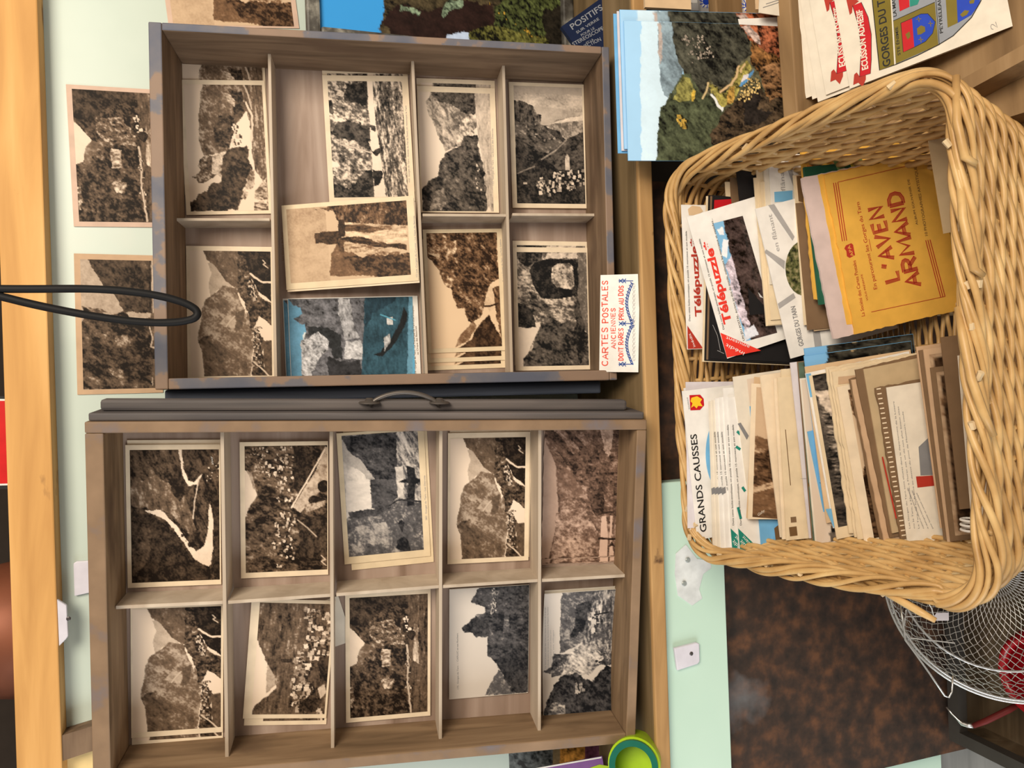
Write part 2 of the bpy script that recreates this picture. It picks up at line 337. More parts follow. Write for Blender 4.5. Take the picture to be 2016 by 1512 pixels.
# ------------------------------------------------------------------ cards
class Card:
    """card body as a real rectangle on a plane; local x = screen right, y = screen up, z towards the room"""
    def __init__(s, name, fr, tl, tr, br, bl, thick=0.0004, paper='cream', deckle=0.0, exact=False, lift=0.0, bend=0.0, w=None, h=None):
        s.fr = fr; s.thick = thick; s.bend = bend
        q = np.array([fr.uv(*p) for p in (tl, tr, br, bl)]); c = q.mean(0)
        ex = (q[1]-q[0])+(q[2]-q[3]); ey = (q[0]-q[3])+(q[1]-q[2])
        W = np.linalg.norm(ex)/2 if w is None else w; H = np.linalg.norm(ey)/2 if h is None else h
        # mean direction from both axes
        a1 = math.atan2(ex[1], ex[0]); a2 = math.atan2(ey[1], ey[0])+math.pi/2
        while a2-a1 > math.pi: a2 -= 2*math.pi
        while a2-a1 < -math.pi: a2 += 2*math.pi
        a = (a1*W+a2*H)/(W+H)
        s.W, s.H, s.c = W, H, c
        s.e1 = np.array([math.cos(a), math.sin(a)]); s.e2 = np.array([math.sin(a), -math.cos(a)])
        U = fr.u*s.e1[0]+fr.v*s.e1[1]; Vv = -(fr.u*s.e2[0]+fr.v*s.e2[1])
        o = fr.o+fr.u*c[0]+fr.v*c[1]
        f2 = Frame(o, U, Vv); s.M = f2.mat(flip=True)
        # outline
        pts = [(-W/2, -H/2), (W/2, -H/2), (W/2, H/2), (-W/2, H/2)]
        if deckle:
            P = []; r = random.Random(int(W*1e6)); 
            for (a_, b_) in zip(pts, pts[1:]+pts[:1]):
                n = 26
                for i in range(n):
                    t = i/n; P.append((a_[0]+(b_[0]-a_[0])*t+r.uniform(-1, 1)*deckle, a_[1]+(b_[1]-a_[1])*t+r.uniform(-1, 1)*deckle))
            pts = P
        n = len(pts)
        if bend:
            k = 14; V = []; Fc = []
            for i in range(k+1):
                y = H/2-H*i/k; z = bend*(2*i/k-1)**2
                V += [(-W/2, y, z-thick), (W/2, y, z-thick), (W/2, y, z), (-W/2, y, z)]
            for i in range(k):
                for j in range(4):
                    Fc.append((i*4+j, i*4+(j+1) % 4, i*4+4+(j+1) % 4, i*4+4+j))
            Fc += [(3, 2, 1, 0), (k*4, k*4+1, k*4+2, k*4+3)]
            me = mesh(name, V, Fc)
        else:
            V = [(x, y, -thick) for x, y in pts]+[(x, y, 0) for x, y in pts]
            Fc = [tuple(range(n-1, -1, -1)), tuple(range(n, 2*n))]+[(i, (i+1) % n, n+(i+1) % n, n+i) for i in range(n)]
            me = mesh(name, V, Fc)
        s.o = link(name, me, PAPERS[paper] if isinstance(paper, str) else paper, None, s.M)
    def loc(s, px, py):
        d = s.fr.uv(px, py)-s.c
        return np.array([d@s.e1, d@s.e2])
    def rel(s, quadfrac):   # fractions of the card, x right, y down, 0..1
        return [((x-.5)*s.W, (.5-y)*s.H) for x, y in quadfrac]
    def picture(s, pic, inset=(0.06, 0.04, 0.94, 0.96), res=1.45, seed=0, quad=None, name='printed_photo', mat=None, ppm=None):
        x0, y0, x1, y1 = inset
        q = quad if quad is not None else s.rel([(x0, y0), (x1, y0), (x1, y1), (x0, y1)])
        Wp = math.hypot(q[1][0]-q[0][0], q[1][1]-q[0][1]); Hp = math.hypot(q[3][0]-q[0][0], q[3][1]-q[0][1])
        px = 1514/0.78/res
        nu = max(6, int(Wp*px)); nv = max(6, int(Hp*px))
        key = (id(pic), nu, nv, seed)
        if key not in PCACHE: PCACHE[key] = pic.paint(nu, nv, seed)
        me = grid_mesh(name, nu, nv, q, PCACHE[key], s.bend)
        o = link(name, me, mat or print_mat(), s.o, Matrix.Translation((0, 0, 0.00012)))
        return o
    def poly(s, name, pts_px, mat, z=0.00025, local=False):
        P = [p if local else s.loc(*p) for p in pts_px]
        if sum(a[0]*b[1]-b[0]*a[1] for a, b in zip(P, P[1:]+P[:1])) < 0: P = P[::-1]
        me = mesh(name, [(x, y, z) for x, y in P], [tuple(range(len(P)))])
        return link(name, me, mat, s.o)
    def strips(s, name, lines, width_px, mat, z=0.0003, taper=False):
        """lines of px points -> flat ink ribbons, one mesh"""
        mb = MB()
        for ln in lines:
            P = [np.array(s.loc(*p)) for p in ln]; wd = np.linalg.norm(np.array(s.loc(ln[0][0]+1, ln[0][1]))-s.loc(*ln[0]))*width_px/2
            ribbon(mb, P, wd, z)
        return mb.build(name, mat, s.o)
    def text(s, name, txt, a, b, h, mat, bold=0.0, shear=0.0, z=0.0003):
        """baseline from px a to px b, capital height h px"""
        A = s.loc(*a); B = s.loc(*b); d = B-A; Ln = np.linalg.norm(d); d /= Ln; upv = np.array([-d[1], d[0]])
        hh = h*np.linalg.norm(s.loc(a[0]+1, a[1])-A)
        me = text_mesh(txt, bold, shear)
        x0, x1 = me['x']; cap = 0.73
        V = me['v']; Vn = [(*(A+d*((x-x0)/(x1-x0)*Ln)+upv*(y/cap*hh)), z) for x, y in V]
        m2 = mesh(name, Vn, me['f'])
        return link(name, m2, mat, s.o)
    def stroke_text(s, name, txt, a, b, h, mat, wd=1.6, z=0.0003, inline=False, wob=0.0):
        A = s.loc(*a); B = s.loc(*b); d = B-A; Ln = np.linalg.norm(d); d /= Ln; upv = np.array([-d[1], d[0]])
        k = np.linalg.norm(s.loc(a[0]+1, a[1])-A); hh = h*k
        adv = []; x = 0
        for ch in txt: adv.append(x); x += (0.55 if ch in " '" else (0.55 if ch == 'I' else (1.05 if ch == 'M' else 0.92)))
        tot = x-0.22; mb = MB(); r = random.Random(len(txt))
        for ch, x0 in zip(txt, adv):
            dy = r.uniform(-wob, wob); sc_ = 1+r.uniform(-wob, wob)
            for st in STROKES.get(ch, []):
                P = [A+d*((x0+p[0]*(0.9 if ch == 'M' else 0.7))/tot*Ln)+upv*((p[1]*sc_+dy)*hh) for p in st]
                if inline:
                    for o_ in (-1.0, -0.1, 0.95):
                        Q = offset_line(P, o_*wd*k*0.62); ribbon(mb, Q, wd*k*(0.30 if o_ > .5 else 0.2), z)
                else: ribbon(mb, P, wd*k/2, z)
        return mb.build(name, mat, s.o)
def offset_line(P, o):
    Q = []
    for i, p in enumerate(P):
        t = (P[min(i+1, len(P)-1)]-P[max(i-1, 0)]); t = t/max(np.linalg.norm(t), 1e-9); Q.append(p+np.array([-t[1], t[0]])*o)
    return Q
def ribbon(mb, P, wd, z):
    L = offset_line(P, wd); R = offset_line(P, -wd); n = len(P)
    if len(P) == 2 or True:
        t0 = (P[0]-P[1])/max(np.linalg.norm(P[0]-P[1]), 1e-9)*wd*.6; t1 = (P[-1]-P[-2])/max(np.linalg.norm(P[-1]-P[-2]), 1e-9)*wd*.6
        L[0] = L[0]+t0; R[0] = R[0]+t0; L[-1] = L[-1]+t1; R[-1] = R[-1]+t1
    V = [(*p, z) for p in R]+[(*p, z) for p in L]
    mb.add(V, [(i, i+1, n+i+1, n+i) for i in range(n-1)])
def arc(cx, cy, rx, ry, a0, a1, n=9): return [(cx+rx*math.cos(math.radians(a0+(a1-a0)*i/n)), cy+ry*math.sin(math.radians(a0+(a1-a0)*i/n))) for i in range(n+1)]
STROKES = {'C': [arc(.55, .5, .5, .5, 50, 310)], 'A': [[(0, 0), (.5, 1), (1, 0)], [(.2, .36), (.8, .36)]], 'R': [[(0, 0), (0, 1)], [(0, 1), (.6, 1), (.85, .88), (.9, .75), (.8, .58), (.55, .5), (0, .5)], [(.4, .5), (.95, 0)]],
    'T': [[(0, 1), (1, 1)], [(.5, 1), (.5, 0)]], 'E': [[(.85, 1), (.05, 1), (.05, 0), (.85, 0)], [(.05, .52), (.7, .52)]], 'S': [[(.85, .85), (.6, 1), (.3, .98), (.1, .8), (.2, .6), (.7, .42), (.85, .22), (.65, .02), (.35, 0), (.08, .15)]],
    'P': [[(0, 0), (0, 1)], [(0, 1), (.6, 1), (.88, .85), (.85, .6), (.55, .48), (0, .48)]], 'O': [arc(.5, .5, .48, .5, 90, 450, 14)], 'L': [[(.05, 1), (.05, 0), (.8, 0)]], 'N': [[(0, 0), (0, 1), (.9, 0), (.9, 1)]],
    'I': [[(.25, 0), (.25, 1)]], 'D': [[(0, 0), (0, 1)], [(0, 1), (.5, .97), (.85, .75), (.9, .45), (.75, .15), (.4, 0), (0, 0)]], 'X': [[(0, 0), (.9, 1)], [(0, 1), (.9, 0)]], 'U': [[(0, 1), (0, .3), (.2, .02), (.6, 0), (.85, .25), (.85, 1)]],
    'V': [[(0, 1), (.5, 0), (1, 1)]], 'M': [[(0, 0), (.1, 1), (.5, .25), (.9, 1), (1, 0)]], "'": [[(.3, 1), (.15, .7)]], '2': [[(0, .75), (.2, 1), (.6, 1), (.8, .8), (.7, .55), (0, 0), (.9, .05)]]}
TCACHE = {}
def text_mesh(txt, bold, shear):
    k = (txt, bold, shear)
    if k in TCACHE: return TCACHE[k]
    cu = bpy.data.curves.new('lettering', 'FONT'); cu.body = txt; cu.size = 1; cu.offset = bold; cu.shear = shear; cu.resolution_u = 3
    o = bpy.data.objects.new('lettering', cu); COL.objects.link(o)
    dg = bpy.context.evaluated_depsgraph_get(); me = bpy.data.meshes.new_from_object(o.evaluated_get(dg))
    V = [(v.co.x, v.co.y) for v in me.vertices]; Fc = [tuple(p.vertices) for p in me.polygons]
    bpy.data.objects.remove(o); bpy.data.curves.remove(cu); bpy.data.meshes.remove(me)
    # keep faces facing the reader
    F2 = []
    for f in Fc:
        P = [V[i] for i in f]; ar = sum(a[0]*b[1]-b[0]*a[1] for a, b in zip(P, P[1:]+P[:1])); F2.append(f if ar > 0 else f[::-1])
    xs = [v[0] for v in V]; TCACHE[k] = dict(v=V, f=F2, x=(min(xs), max(xs))); return TCACHE[k]

# ================================================================== SETTING
SHELF_Z = 0.716
WALL_Y = 0.912
def slab(name, lo, hi, mat, parent=None, bevel=0.0, M=None):
    mb = MB(); mb.box(lo, hi); return mb.build(name, mat, parent, M, bevel=bevel)
structure(slab('wall_back', (-0.95, WALL_Y, 0.70), (0.95, WALL_Y+0.02, 1.345), M_TEAL))
structure(slab('floor', (-1.6, -0.6, -0.02), (1.6, 1.6, 0.0), M_FLOOR))
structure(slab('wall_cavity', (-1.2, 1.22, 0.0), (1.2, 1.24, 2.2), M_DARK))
# rail above the drawers
def bar(name, A, B, up, back, mat, parent=None, bevel=0.0015):
    A = np.array(A); B = np.array(B); up = np.array(up); back = np.array(back)
    d = B-A; L = np.linalg.norm(d); ex = d/L; eu = up/np.linalg.norm(up); eu = eu-ex*(eu@ex); eu /= np.linalg.norm(eu); eb = np.cross(ex, eu)
    if eb@back < 0: A, B = B, A; ex = -ex; eb = np.cross(ex, eu)
    M = Matrix.Identity(4)
    for i in range(3): M[i][0] = ex[i]; M[i][1] = eu[i]; M[i][2] = eb[i]; M[i][3] = A[i]
    return slab(name, (0, 0, 0), (L, np.linalg.norm(up), np.linalg.norm(back)), mat, parent, bevel, M)
RY = 0.889
rail = bar('wooden_rail', onY(55, -560, RY), onY(136, 1920, RY), (0, 0, 0.0405), (0, 0.0235, 0), M_RAIL)
tag(rail, 'golden wooden plank with dark scuffs running above both postcard drawers', 'rail')
# shelf the drawers stand on
a = onZ(1252, 200, SHELF_Z); b = onZ(1291, 1420, SHELF_Z)
d = (b-a)/np.linalg.norm(b-a); a2 = a-d*0.50; b2 = b+d*0.60
M_SHELFTOP = wood('dark_shelf_top', (0.10, 0.065, 0.03), (0.17, 0.115, 0.055), (0.24, 0.165, 0.085), 0, nscale=5)  # shelf top in a darker brown than its front edge strip
off_ = np.array([d[1], -d[0], 0]); off_ = off_ if off_[1] > 0 else -off_
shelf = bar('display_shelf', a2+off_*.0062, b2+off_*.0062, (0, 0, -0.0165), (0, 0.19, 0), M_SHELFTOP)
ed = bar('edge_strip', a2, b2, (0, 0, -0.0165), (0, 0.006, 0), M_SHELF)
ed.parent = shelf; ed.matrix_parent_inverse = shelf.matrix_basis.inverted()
tag(shelf, 'rough golden brown plank shelf under the two postcard drawers', 'shelf')
print('shelf front', a, b)
# mint apron below the shelf, at the left of the place
AY = 0.742
pr = onY(1330, 948, AY); pb = onY(1433, 1300, AY)
apron = slab('mint_apron_board', (-0.80, AY, pb[2]), (pr[0], AY+0.018, SHELF_Z-0.0175), M_MINT, bevel=0.001)
tag(apron, 'pale mint painted board under the plank shelf above the rusty sheet', 'board')
mb = MB(); random.seed(3)
c = onY(1352, 1150, AY)
pts = [(1330, 1090), (1350, 1072), (1372, 1100), (1398, 1104), (1400, 1118), (1384, 1130), (1376, 1160), (1382, 1178), (1362, 1192), (1348, 1182), (1334, 1172), (1328, 1130)]
P = [onY(*p, AY) for p in pts]
mb.add([(p[0], AY-0.0006, p[2]) for p in P]+[(p[0], AY-0.00005, p[2]) for p in P], [tuple(range(len(P))), ]+[(i, (i+1) % len(P), len(P)+(i+1) % len(P), len(P)+i) for i in range(len(P))])
mb.build('filler_patch', plain('white_filler', (0.66, 0.70, 0.72), 0.6, var=0.12), apron)
for q in ((1353, 1102), (1346, 1148)):
    p = onY(*q, AY); mb = MB(); mb.lathe([(0.0001, -0.0012), (0.0022, -0.0012), (0.003, -0.0002)], 14)
    mb.build('screw_head', plain('dull_metal', (0.45, 0.5, 0.5), 0.4, 0.5, 0.7), apron, Matrix.Translation((p[0], AY-0.001, p[2])) @ Matrix.Rotation(math.radians(-90), 4, 'X'))
# hinge plate
def hinge(name, quad, Y, label, screw):
    P = [onY(*q, Y) for q in quad]; t = 0.004
    mb = MB(); n = len(P)
    mb.add([(p[0], Y-t, p[2]) for p in P]+[(p[0], Y, p[2]) for p in P], [tuple(range(n)), tuple(range(2*n-1, n-1, -1))]+[(i, n+i, n+(i+1) % n, (i+1) % n) for i in range(n)])
    o = mb.build(name, plain('lilac_white_enamel', (0.66, 0.65, 0.74), 0.35, 0.5), bevel=0.0008)
    if screw:
        p = onY(*screw, Y-t); s = MB(); s.lathe([(0.0001, 0.0008), (0.0013, 0.0008), (0.0022, 0.0003), (0.0022, -0.0005)], 14)
        s.build('screw', plain('dark_screw', (0.12, 0.11, 0.11), 0.35, 0.5, 0.8), o, Matrix.Translation((p[0], Y-t, p[2])) @ Matrix.Rotation(math.radians(90), 4, 'X'))
    return tag(o, label, 'hinge')
hinge('hinge_plate', [(1324, 1274), (1368, 1263), (1373, 1265), (1374, 1300), (1370, 1305), (1330, 1318)], AY-0.0005, 'white metal hinge plate with one screw on the mint board under the shelf', (1361, 1287))
hinge('hinge_plate', [(146, 1108), (152, 1104), (188, 1102), (188, 1163), (148, 1172)], WALL_Y-0.001, 'lilac enamel plate on the mint wall behind the left drawer', None)
hinge('hinge_plate', [(114, 1178), (133, 1190), (136, 1250), (132, 1256), (118, 1270)], WALL_Y-0.02, 'white metal bracket just under the golden plank, left of the left drawer', (135, 1218))
# panel coloured near-black to stand for shade under the shelf, and rusty sheet
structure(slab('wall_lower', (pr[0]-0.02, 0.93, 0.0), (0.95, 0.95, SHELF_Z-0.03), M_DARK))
RYs = 0.764
e = onY(1767, 1506, RYs)
rust = slab('rusty_metal_sheet', (e[0], RYs, 0.02), (0.22, RYs+0.004, SHELF_Z-0.03), M_RUST)
tag(rust, 'brown rusted metal sheet standing below the mint board', 'metal sheet')
e2 = onY(1815, 1512, 0.80)
e3 = onY(1853, 1506, 0.79)
leg = slab('mint_side_board', (e2[0]-0.25, 0.79, e3[2]), (e2[0]+0.03, 0.815, SHELF_Z-0.0177), M_MINT)
tag(leg, 'pale mint upright board just left of the rusty sheet', 'board')

# ================================================================== DRAWERS
F1 = Frame((0.3691, 0.8248, 1.1940), (-0.0151, -0.1439, -0.9895), (-1, -0.0066, 0)); W1, H1 = 0.470, 0.362
F2 = Frame((-0.0198, 0.7701, 1.2518), (-0.0415, -0.1182, -0.9921), (-0.995, 0.0961, 0.0275)); W2, H2 = 0.530, 0.3455
def board(a0, a1, b0, b1, c0, c1, out):
    """box; c0 rim face and the face named in out get paint (material 1)"""
    mb = MB(); V = [(a0, b0, c0), (a1, b0, c0), (a1, b1, c0), (a0, b1, c0), (a0, b0, c1), (a1, b0, c1), (a1, b1, c1), (a0, b1, c1)]
    fs = {'rim': (0, 3, 2, 1), 'deep': (4, 5, 6, 7), 'b0': (0, 1, 5, 4), 'a1': (1, 2, 6, 5), 'b1': (2, 3, 7, 6), 'a0': (3, 0, 4, 7)}
    for k, f in fs.items(): mb.mi.append(1 if k in ('rim', out) else 0); mb.F.append(f)
    mb.V = V; return mb
def divider(root, fr, p, q, c0, c1, th, name='divider'):
    f = fr.off(c0); a = f.uv(*p); b = f.uv(*q); d = (b-a)/np.linalg.norm(b-a); n = np.array([-d[1], d[0]])*th/2
    mb = MB(); V = []
    for c in (c0, c1):
        for x in (a+n, b+n, b-n, a-n): V.append((x[0], x[1], c))
    mb.hexa([V[3], V[2], V[1], V[0], V[7], V[6], V[5], V[4]])
    return mb.build(name, M_PLY, root, bevel=0.0004)
# ---- right drawer
r1 = empty('sorting_tray', F1.mat()); tag(r1, 'blue-painted wooden drawer with plywood compartments, the right one of two', 'tray')
FL1 = 0.080
board(0, 0.0125, 0, H1, 0, 0.0855, 'a0').build('top_board', [M_INWOOD2, M_PAINT], r1, bevel=0.0012)
board(W1-0.0085, W1, 0, H1, 0, 0.0855, 'a1').build('bottom_board', [M_INWOOD2, M_PAINT], r1, bevel=0.0012)
board(0.0125, W1-0.0085, 0, 0.008, 0, 0.0855, 'b0').build('side_board', [M_INWOOD, M_PAINT], r1, bevel=0.0012)
board(0.0125, W1-0.0085, H1-0.011, H1, 0, 0.0855, 'b1').build('side_board', [M_INWOOD, M_PAINT], r1, bevel=0.0012)
slab('bottom_panel', (0.010, 0.006, FL1), (W1-0.007, H1-0.008, FL1+0.005), M_BACK, r1)
slab('drawer_front', (0.003, H1+0.0002, 0.022), (W1-0.012, H1+0.014, 0.084), M_FRONTBLUE, r1, bevel=0.002)
CT1 = 0.0425
for p, q in (((530, 97), (543, 757)), ((812, 110), (840, 745)), ((991, 118), (1008, 740))): divider(r1, F1, p, q, CT1, FL1, 0.0032, 'long_divider')
for p, q in (((345, 432), (531, 432)), ((832, 423), (1001, 424)), ((1009, 422), (1182, 423))): divider(r1, F1, p, q, CT1+0.002, FL1, 0.0030, 'short_divider')
mb = MB(); f = F1.off(CT1-0.001); a = f.uv(992, 124); mb.box((a[0]-0.001, a[1]-0.001, CT1-0.002), (a[0]+0.005, a[1]+0.002, CT1+0.004))
mb.build('wood_splinter', M_PLY, r1)
# ---- left drawer
r2 = empty('sorting_tray', F2.mat()); tag(r2, 'bare worn wooden drawer with ten compartments, the left one of two', 'tray')
FL2 = 0.058
board(0, 0.0155, 0.0105, H2, 0, 0.076, 'a0').build('top_board', [M_TAN, M_PAINT2], r2, bevel=0.0012)
board(W2-0.0105, W2, 0.0105, H2, 0, 0.076, 'a1').build('bottom_board', [M_TAN, M_PAINT2], r2, bevel=0.0012)
board(0, W2, 0, 0.0103, 0, 0.076, 'b0').build('side_board', [M_TAN2, M_PAINT2], r2, bevel=0.0012)
board(0.0155, W2-0.0105, H2-0.011, H2, 0, 0.076, 'b1').build('side_board', [M_TAN2, M_PAINT2], r2, bevel=0.0012)
slab('bottom_panel', (0.012, 0.008, FL2), (W2-0.008, H2-0.008, FL2+0.005), M_BACK, r2)
slab('drawer_front', (0.002, -0.0075, 0.004), (W2-0.002, -0.0002, 0.075), M_FRONT, r2, bevel=0.0015)
slab('front_moulding', (0.008, -0.0185, 0.016), (W2-0.016, -0.0077, 0.030), M_FRONT, r2, bevel=0.003)
M_IRON = plain('dark_iron', (0.13, 0.115, 0.105), 0.45, 0.5, 0.6)
mb = MB(); a0, a1 = 0.250, 0.318
mb.tube([(a0+(a1-a0)*t, -0.0125-0.0135*math.sin(math.pi*t)**0.6, 0.014) for t in np.linspace(0, 1, 17)], 0.0022, 8)
hd = mb.build('bail_handle', M_IRON, r2, smooth=True)
for aa in (a0, a1):
    mb = MB(); mb.lathe([(0.0001, 0.004), (0.003, 0.004), (0.0045, 0.001), (0.0095, 0.0005), (0.0105, -0.001)], 16)
    mb.build('handle_rosette', M_IRON, hd, Matrix.Translation((aa, -0.0165, 0.014)) @ Matrix.Rotation(math.radians(90), 4, 'X'), smooth=True)
CT2 = 0.020
for p, q in (((437, 848), (447, 1502)), ((652, 846), (655, 1480)), ((868, 844), (867, 1457)), ((1063, 841), (1062, 1443))): divider(r2, F2, p, q, CT2, FL2, 0.0034, 'long_divider')
for p, q in (((228, 1196), (439, 1186)), ((449, 1186), (651, 1172)), ((662, 1171), (865, 1155)), ((872, 1155), (1060, 1143)), ((1067, 1143), (1241, 1133))): divider(r2, F2, p, q, CT2+0.0015, FL2, 0.0034, 'short_divider')

# ================================================================== PICTURE RECIPES (zoomed-photo coordinates)
def Z(x0, y0, s): return lambda *pts: [(x0+x*s, y0+y*s) for x, y in pts]
Z1 = Z(0, 0, .3472); Z2 = Z(600, 0, .3472); Z4 = Z(0, 450, .3472); Z5 = Z(600, 450, .3472); Z7 = Z(0, 950, .372); Z8 = Z(650, 950, .372)
def p(tone, con, sca, ang, st, jag, pts): return ('p', tone, con, sca, ang, st, jag, pts)
H_ = math.pi/2
PIC = {}
PIC['cliff'] = Pic('sepia', Z8((100, 603), (515, 590), (517, 1220), (110, 1250)), [
    p(.22, .30, 5, .8, 1.6, 3, Z8((90, 590), (530, 580), (530, 1260), (95, 1260))),
    p(.93, .02, 20, 0, 1, 2, Z8((80, 742), (130, 785), (185, 850), (155, 880), (140, 955), (112, 968), (80, 980))),
    p(.50, .08, 8, .6, 2, 2, Z8((180, 850), (217, 855), (203, 900), (165, 960), (140, 968), (152, 890))),
    p(.48, .38, 4, .4, 1.5, 5, Z8((200, 740), (330, 720), (390, 800), (390, 860), (270, 860), (205, 800))),
    p(.70, .28, 4, 0, 2.2, 3, Z8((270, 880), (320, 880), (318, 970), (270, 975))),
    p(.66, .30, 4, 0, 1.4, 4, Z8((270, 1050), (300, 1030), (335, 1040), (330, 1090), (285, 1095))),
    p(.58, .35, 3.5, 0, 1.4, 4, Z8((106, 1080), (130, 1080), (125, 1190), (110, 1190))),
    p(.13, .10, 6, .7, 2, 4, Z8((95, 590), (400, 590), (390, 640), (240, 690), (180, 780), (100, 740))),
    p(.30, .20, 3, H_, 6, 2, Z8((412, 590), (530, 580), (530, 1260), (430, 1240), (405, 900))),
    p(.72, .25, 3, H_, 5, 3, Z8((440, 740), (462, 760), (470, 960), (440, 940))),
    p(.07, .04, 4, 0, 1, 2, Z8((395, 790), (440, 785), (455, 800), (430, 838), (400, 800))),
    ('h', .8, .98, 9, 5, Z8((385, 710), (410, 710), (425, 780), (400, 790))),
    ('l', .80, 2.2, Z8((405, 860), (412, 960), (408, 1060), (420, 1160), (430, 1220))),
    ('h', .6, .95, 12, 3.5, Z8((396, 900), (415, 900), (435, 1220), (405, 1220)))])
PIC['castle'] = Pic('sepia', Z1((1050, 470), (1505, 455), (1522, 1195), (1060, 1208)), [
    p(.52, .18, 5, .9, 1.5, 3, Z1((1160, 440), (1140, 560), (1126, 640), (1124, 780), (1140, 850), (1155, 888), (1290, 850), (1340, 700), (1420, 600), (1390, 440))),
    p(.20, .22, 5, 0, 1.2, 5, Z1((1300, 480), (1385, 500), (1400, 620), (1330, 640), (1240, 640), (1215, 760), (1225, 830), (1300, 830), (1340, 720), (1330, 560))),
    p(.72, .2, 4, 0, 2, 2, Z1((1285, 510), (1315, 515), (1345, 560), (1340, 590), (1300, 560))),
    ('h', .75, .95, 10, 8, Z1((1310, 690), (1350, 700), (1370, 800), (1320, 820))),
    p(.38, .35, 4, 0, 1.4, 3, Z1((1155, 885), (1120, 905), (1115, 940), (1130, 960), (1105, 995), (1075, 1010), (1110, 1020), (1112, 1042), (1145, 1040), (1200, 1010), (1260, 960), (1230, 880))),
    p(.80, .2, 4, .5, 1.6, 4, Z1((1200, 900), (1270, 850), (1290, 930), (1240, 1000), (1195, 980))),
    p(.45, .25, 3, H_, 6, 2, Z1((1375, 440), (1410, 600), (1440, 780), (1432, 850), (1450, 960), (1500, 1040), (1520, 1200), (1520, 440))),
    p(.16, .18, 5, .6, 1.5, 6, Z1((1250, 940), (1300, 830), (1400, 820), (1430, 960), (1400, 1060), (1340, 1195), (1060, 1215), (1062, 1150), (1098, 1138), (1130, 1100), (1170, 1080), (1190, 1035), (1240, 1035))),
    p(.75, .25, 4, 1.2, 2.5, 4, Z1((1425, 950), (1450, 960), (1440, 1040), (1380, 1130), (1360, 1120))),
    p(.62, .3, 3, .2, 3, 3, Z1((1440, 1080), (1510, 1000), (1520, 1200), (1430, 1200))),
    ('l', .88, 3, Z1((1410, 560), (1438, 640), (1442, 720), (1432, 790))), ('l', .75, 2, Z1((1390, 440), (1425, 520), (1440, 600)))])
PIC['beach'] = Pic('grey', Z2((135, 465), (555, 453), (585, 1112), (155, 1138)), [
    p(.62, .42, 5, .6, 1.5, 3, Z2((130, 450), (360, 450), (400, 1150), (150, 1150))),
    p(.10, .10, 5, 0, 1, 5, Z2((235, 480), (352, 465), (355, 600), (300, 590), (230, 570))),
    p(.17, .20, 5, .3, 1.8, 6, Z2((185, 700), (280, 690), (370, 720), (370, 860), (280, 800), (180, 790), (150, 760))),
    p(.12, .22, 5, 0, 1.5, 6, Z2((150, 1060), (250, 1080), (330, 980), (385, 960), (390, 1140), (155, 1145))),
    p(.16, .2, 5, 0, 1.5, 4, Z2((132, 580), (150, 570), (170, 640), (160, 660), (135, 640))),
    p(.52, .42, 2.4, 1.5, 4, 2, Z2((386, 450), (565, 450), (590, 1120), (450, 1120), (428, 900), (395, 650))),
    p(.97, .02, 5, 0, 1, 2, Z2((355, 450), (386, 450), (398, 660), (428, 900), (455, 1125), (388, 1130), (375, 930), (368, 720))),
    p(.15, .1, 4, 0, 1, 3, Z2((370, 705), (400, 715), (398, 745), (372, 740))), p(.06, .03, 4, 0, 1, 2, Z2((365, 845), (380, 860), (420, 840), (425, 865), (400, 890), (380, 870))),
    p(.06, .05, 4, 0, 1, 4, Z2((380, 965), (430, 970), (435, 1010), (410, 1050), (385, 1060))), ('l', .8, 1.6, Z2((200, 830), (300, 850), (372, 868)))])
PIC['pillar'] = Pic('warm', [(562, 405), (808, 397), (817, 543), (571, 552)], [
    p(.72, .05, 30, 0, 2, 2, [(555, 390), (640, 390), (655, 560), (560, 565)]),
    p(.40, .10, 8, 0, 2, 3, Z2((150, 1520), (160, 1430), (190, 1380), (260, 1400), (330, 1460), (380, 1560), (150, 1560))),
    p(.18, .32, 4, H_, 1.8, 6, Z2((50, 1172), (150, 1158), (610, 1130), (615, 1290), (230, 1270), (190, 1245), (172, 1190), (100, 1170))),
    p(.78, .18, 4, 0, 4, 3, Z2((230, 1255), (400, 1265), (600, 1290), (610, 1370), (480, 1385), (330, 1345), (230, 1330))),
    p(.33, .18, 4, 0, 4, 2, Z2((200, 1262), (330, 1270), (480, 1300), (400, 1318), (200, 1300))),
    p(.14, .2, 3, 0, 4, 3, Z2((205, 1335), (340, 1345), (480, 1385), (600, 1390), (600, 1420), (420, 1400), (260, 1365), (205, 1360))),
    p(.70, .25, 4, 0, 4, 4, Z2((225, 1370), (350, 1385), (560, 1430), (540, 1470), (380, 1440), (230, 1420))),
    p(.16, .22, 4, .3, 1.8, 7, Z2((230, 1445), (420, 1450), (640, 1440), (640, 1580), (420, 1570), (320, 1560), (270, 1500))),
    p(.09, .05, 5, 0, 1, 3, Z2((58, 1310), (120, 1300), (195, 1302), (195, 1245), (235, 1240), (235, 1330), (200, 1345), (195, 1375), (130, 1372), (62, 1365))),
    p(.15, .1, 5, 0, 1, 2, Z2((198, 1355), (235, 1365), (230, 1430), (205, 1420)))], bg=.80)
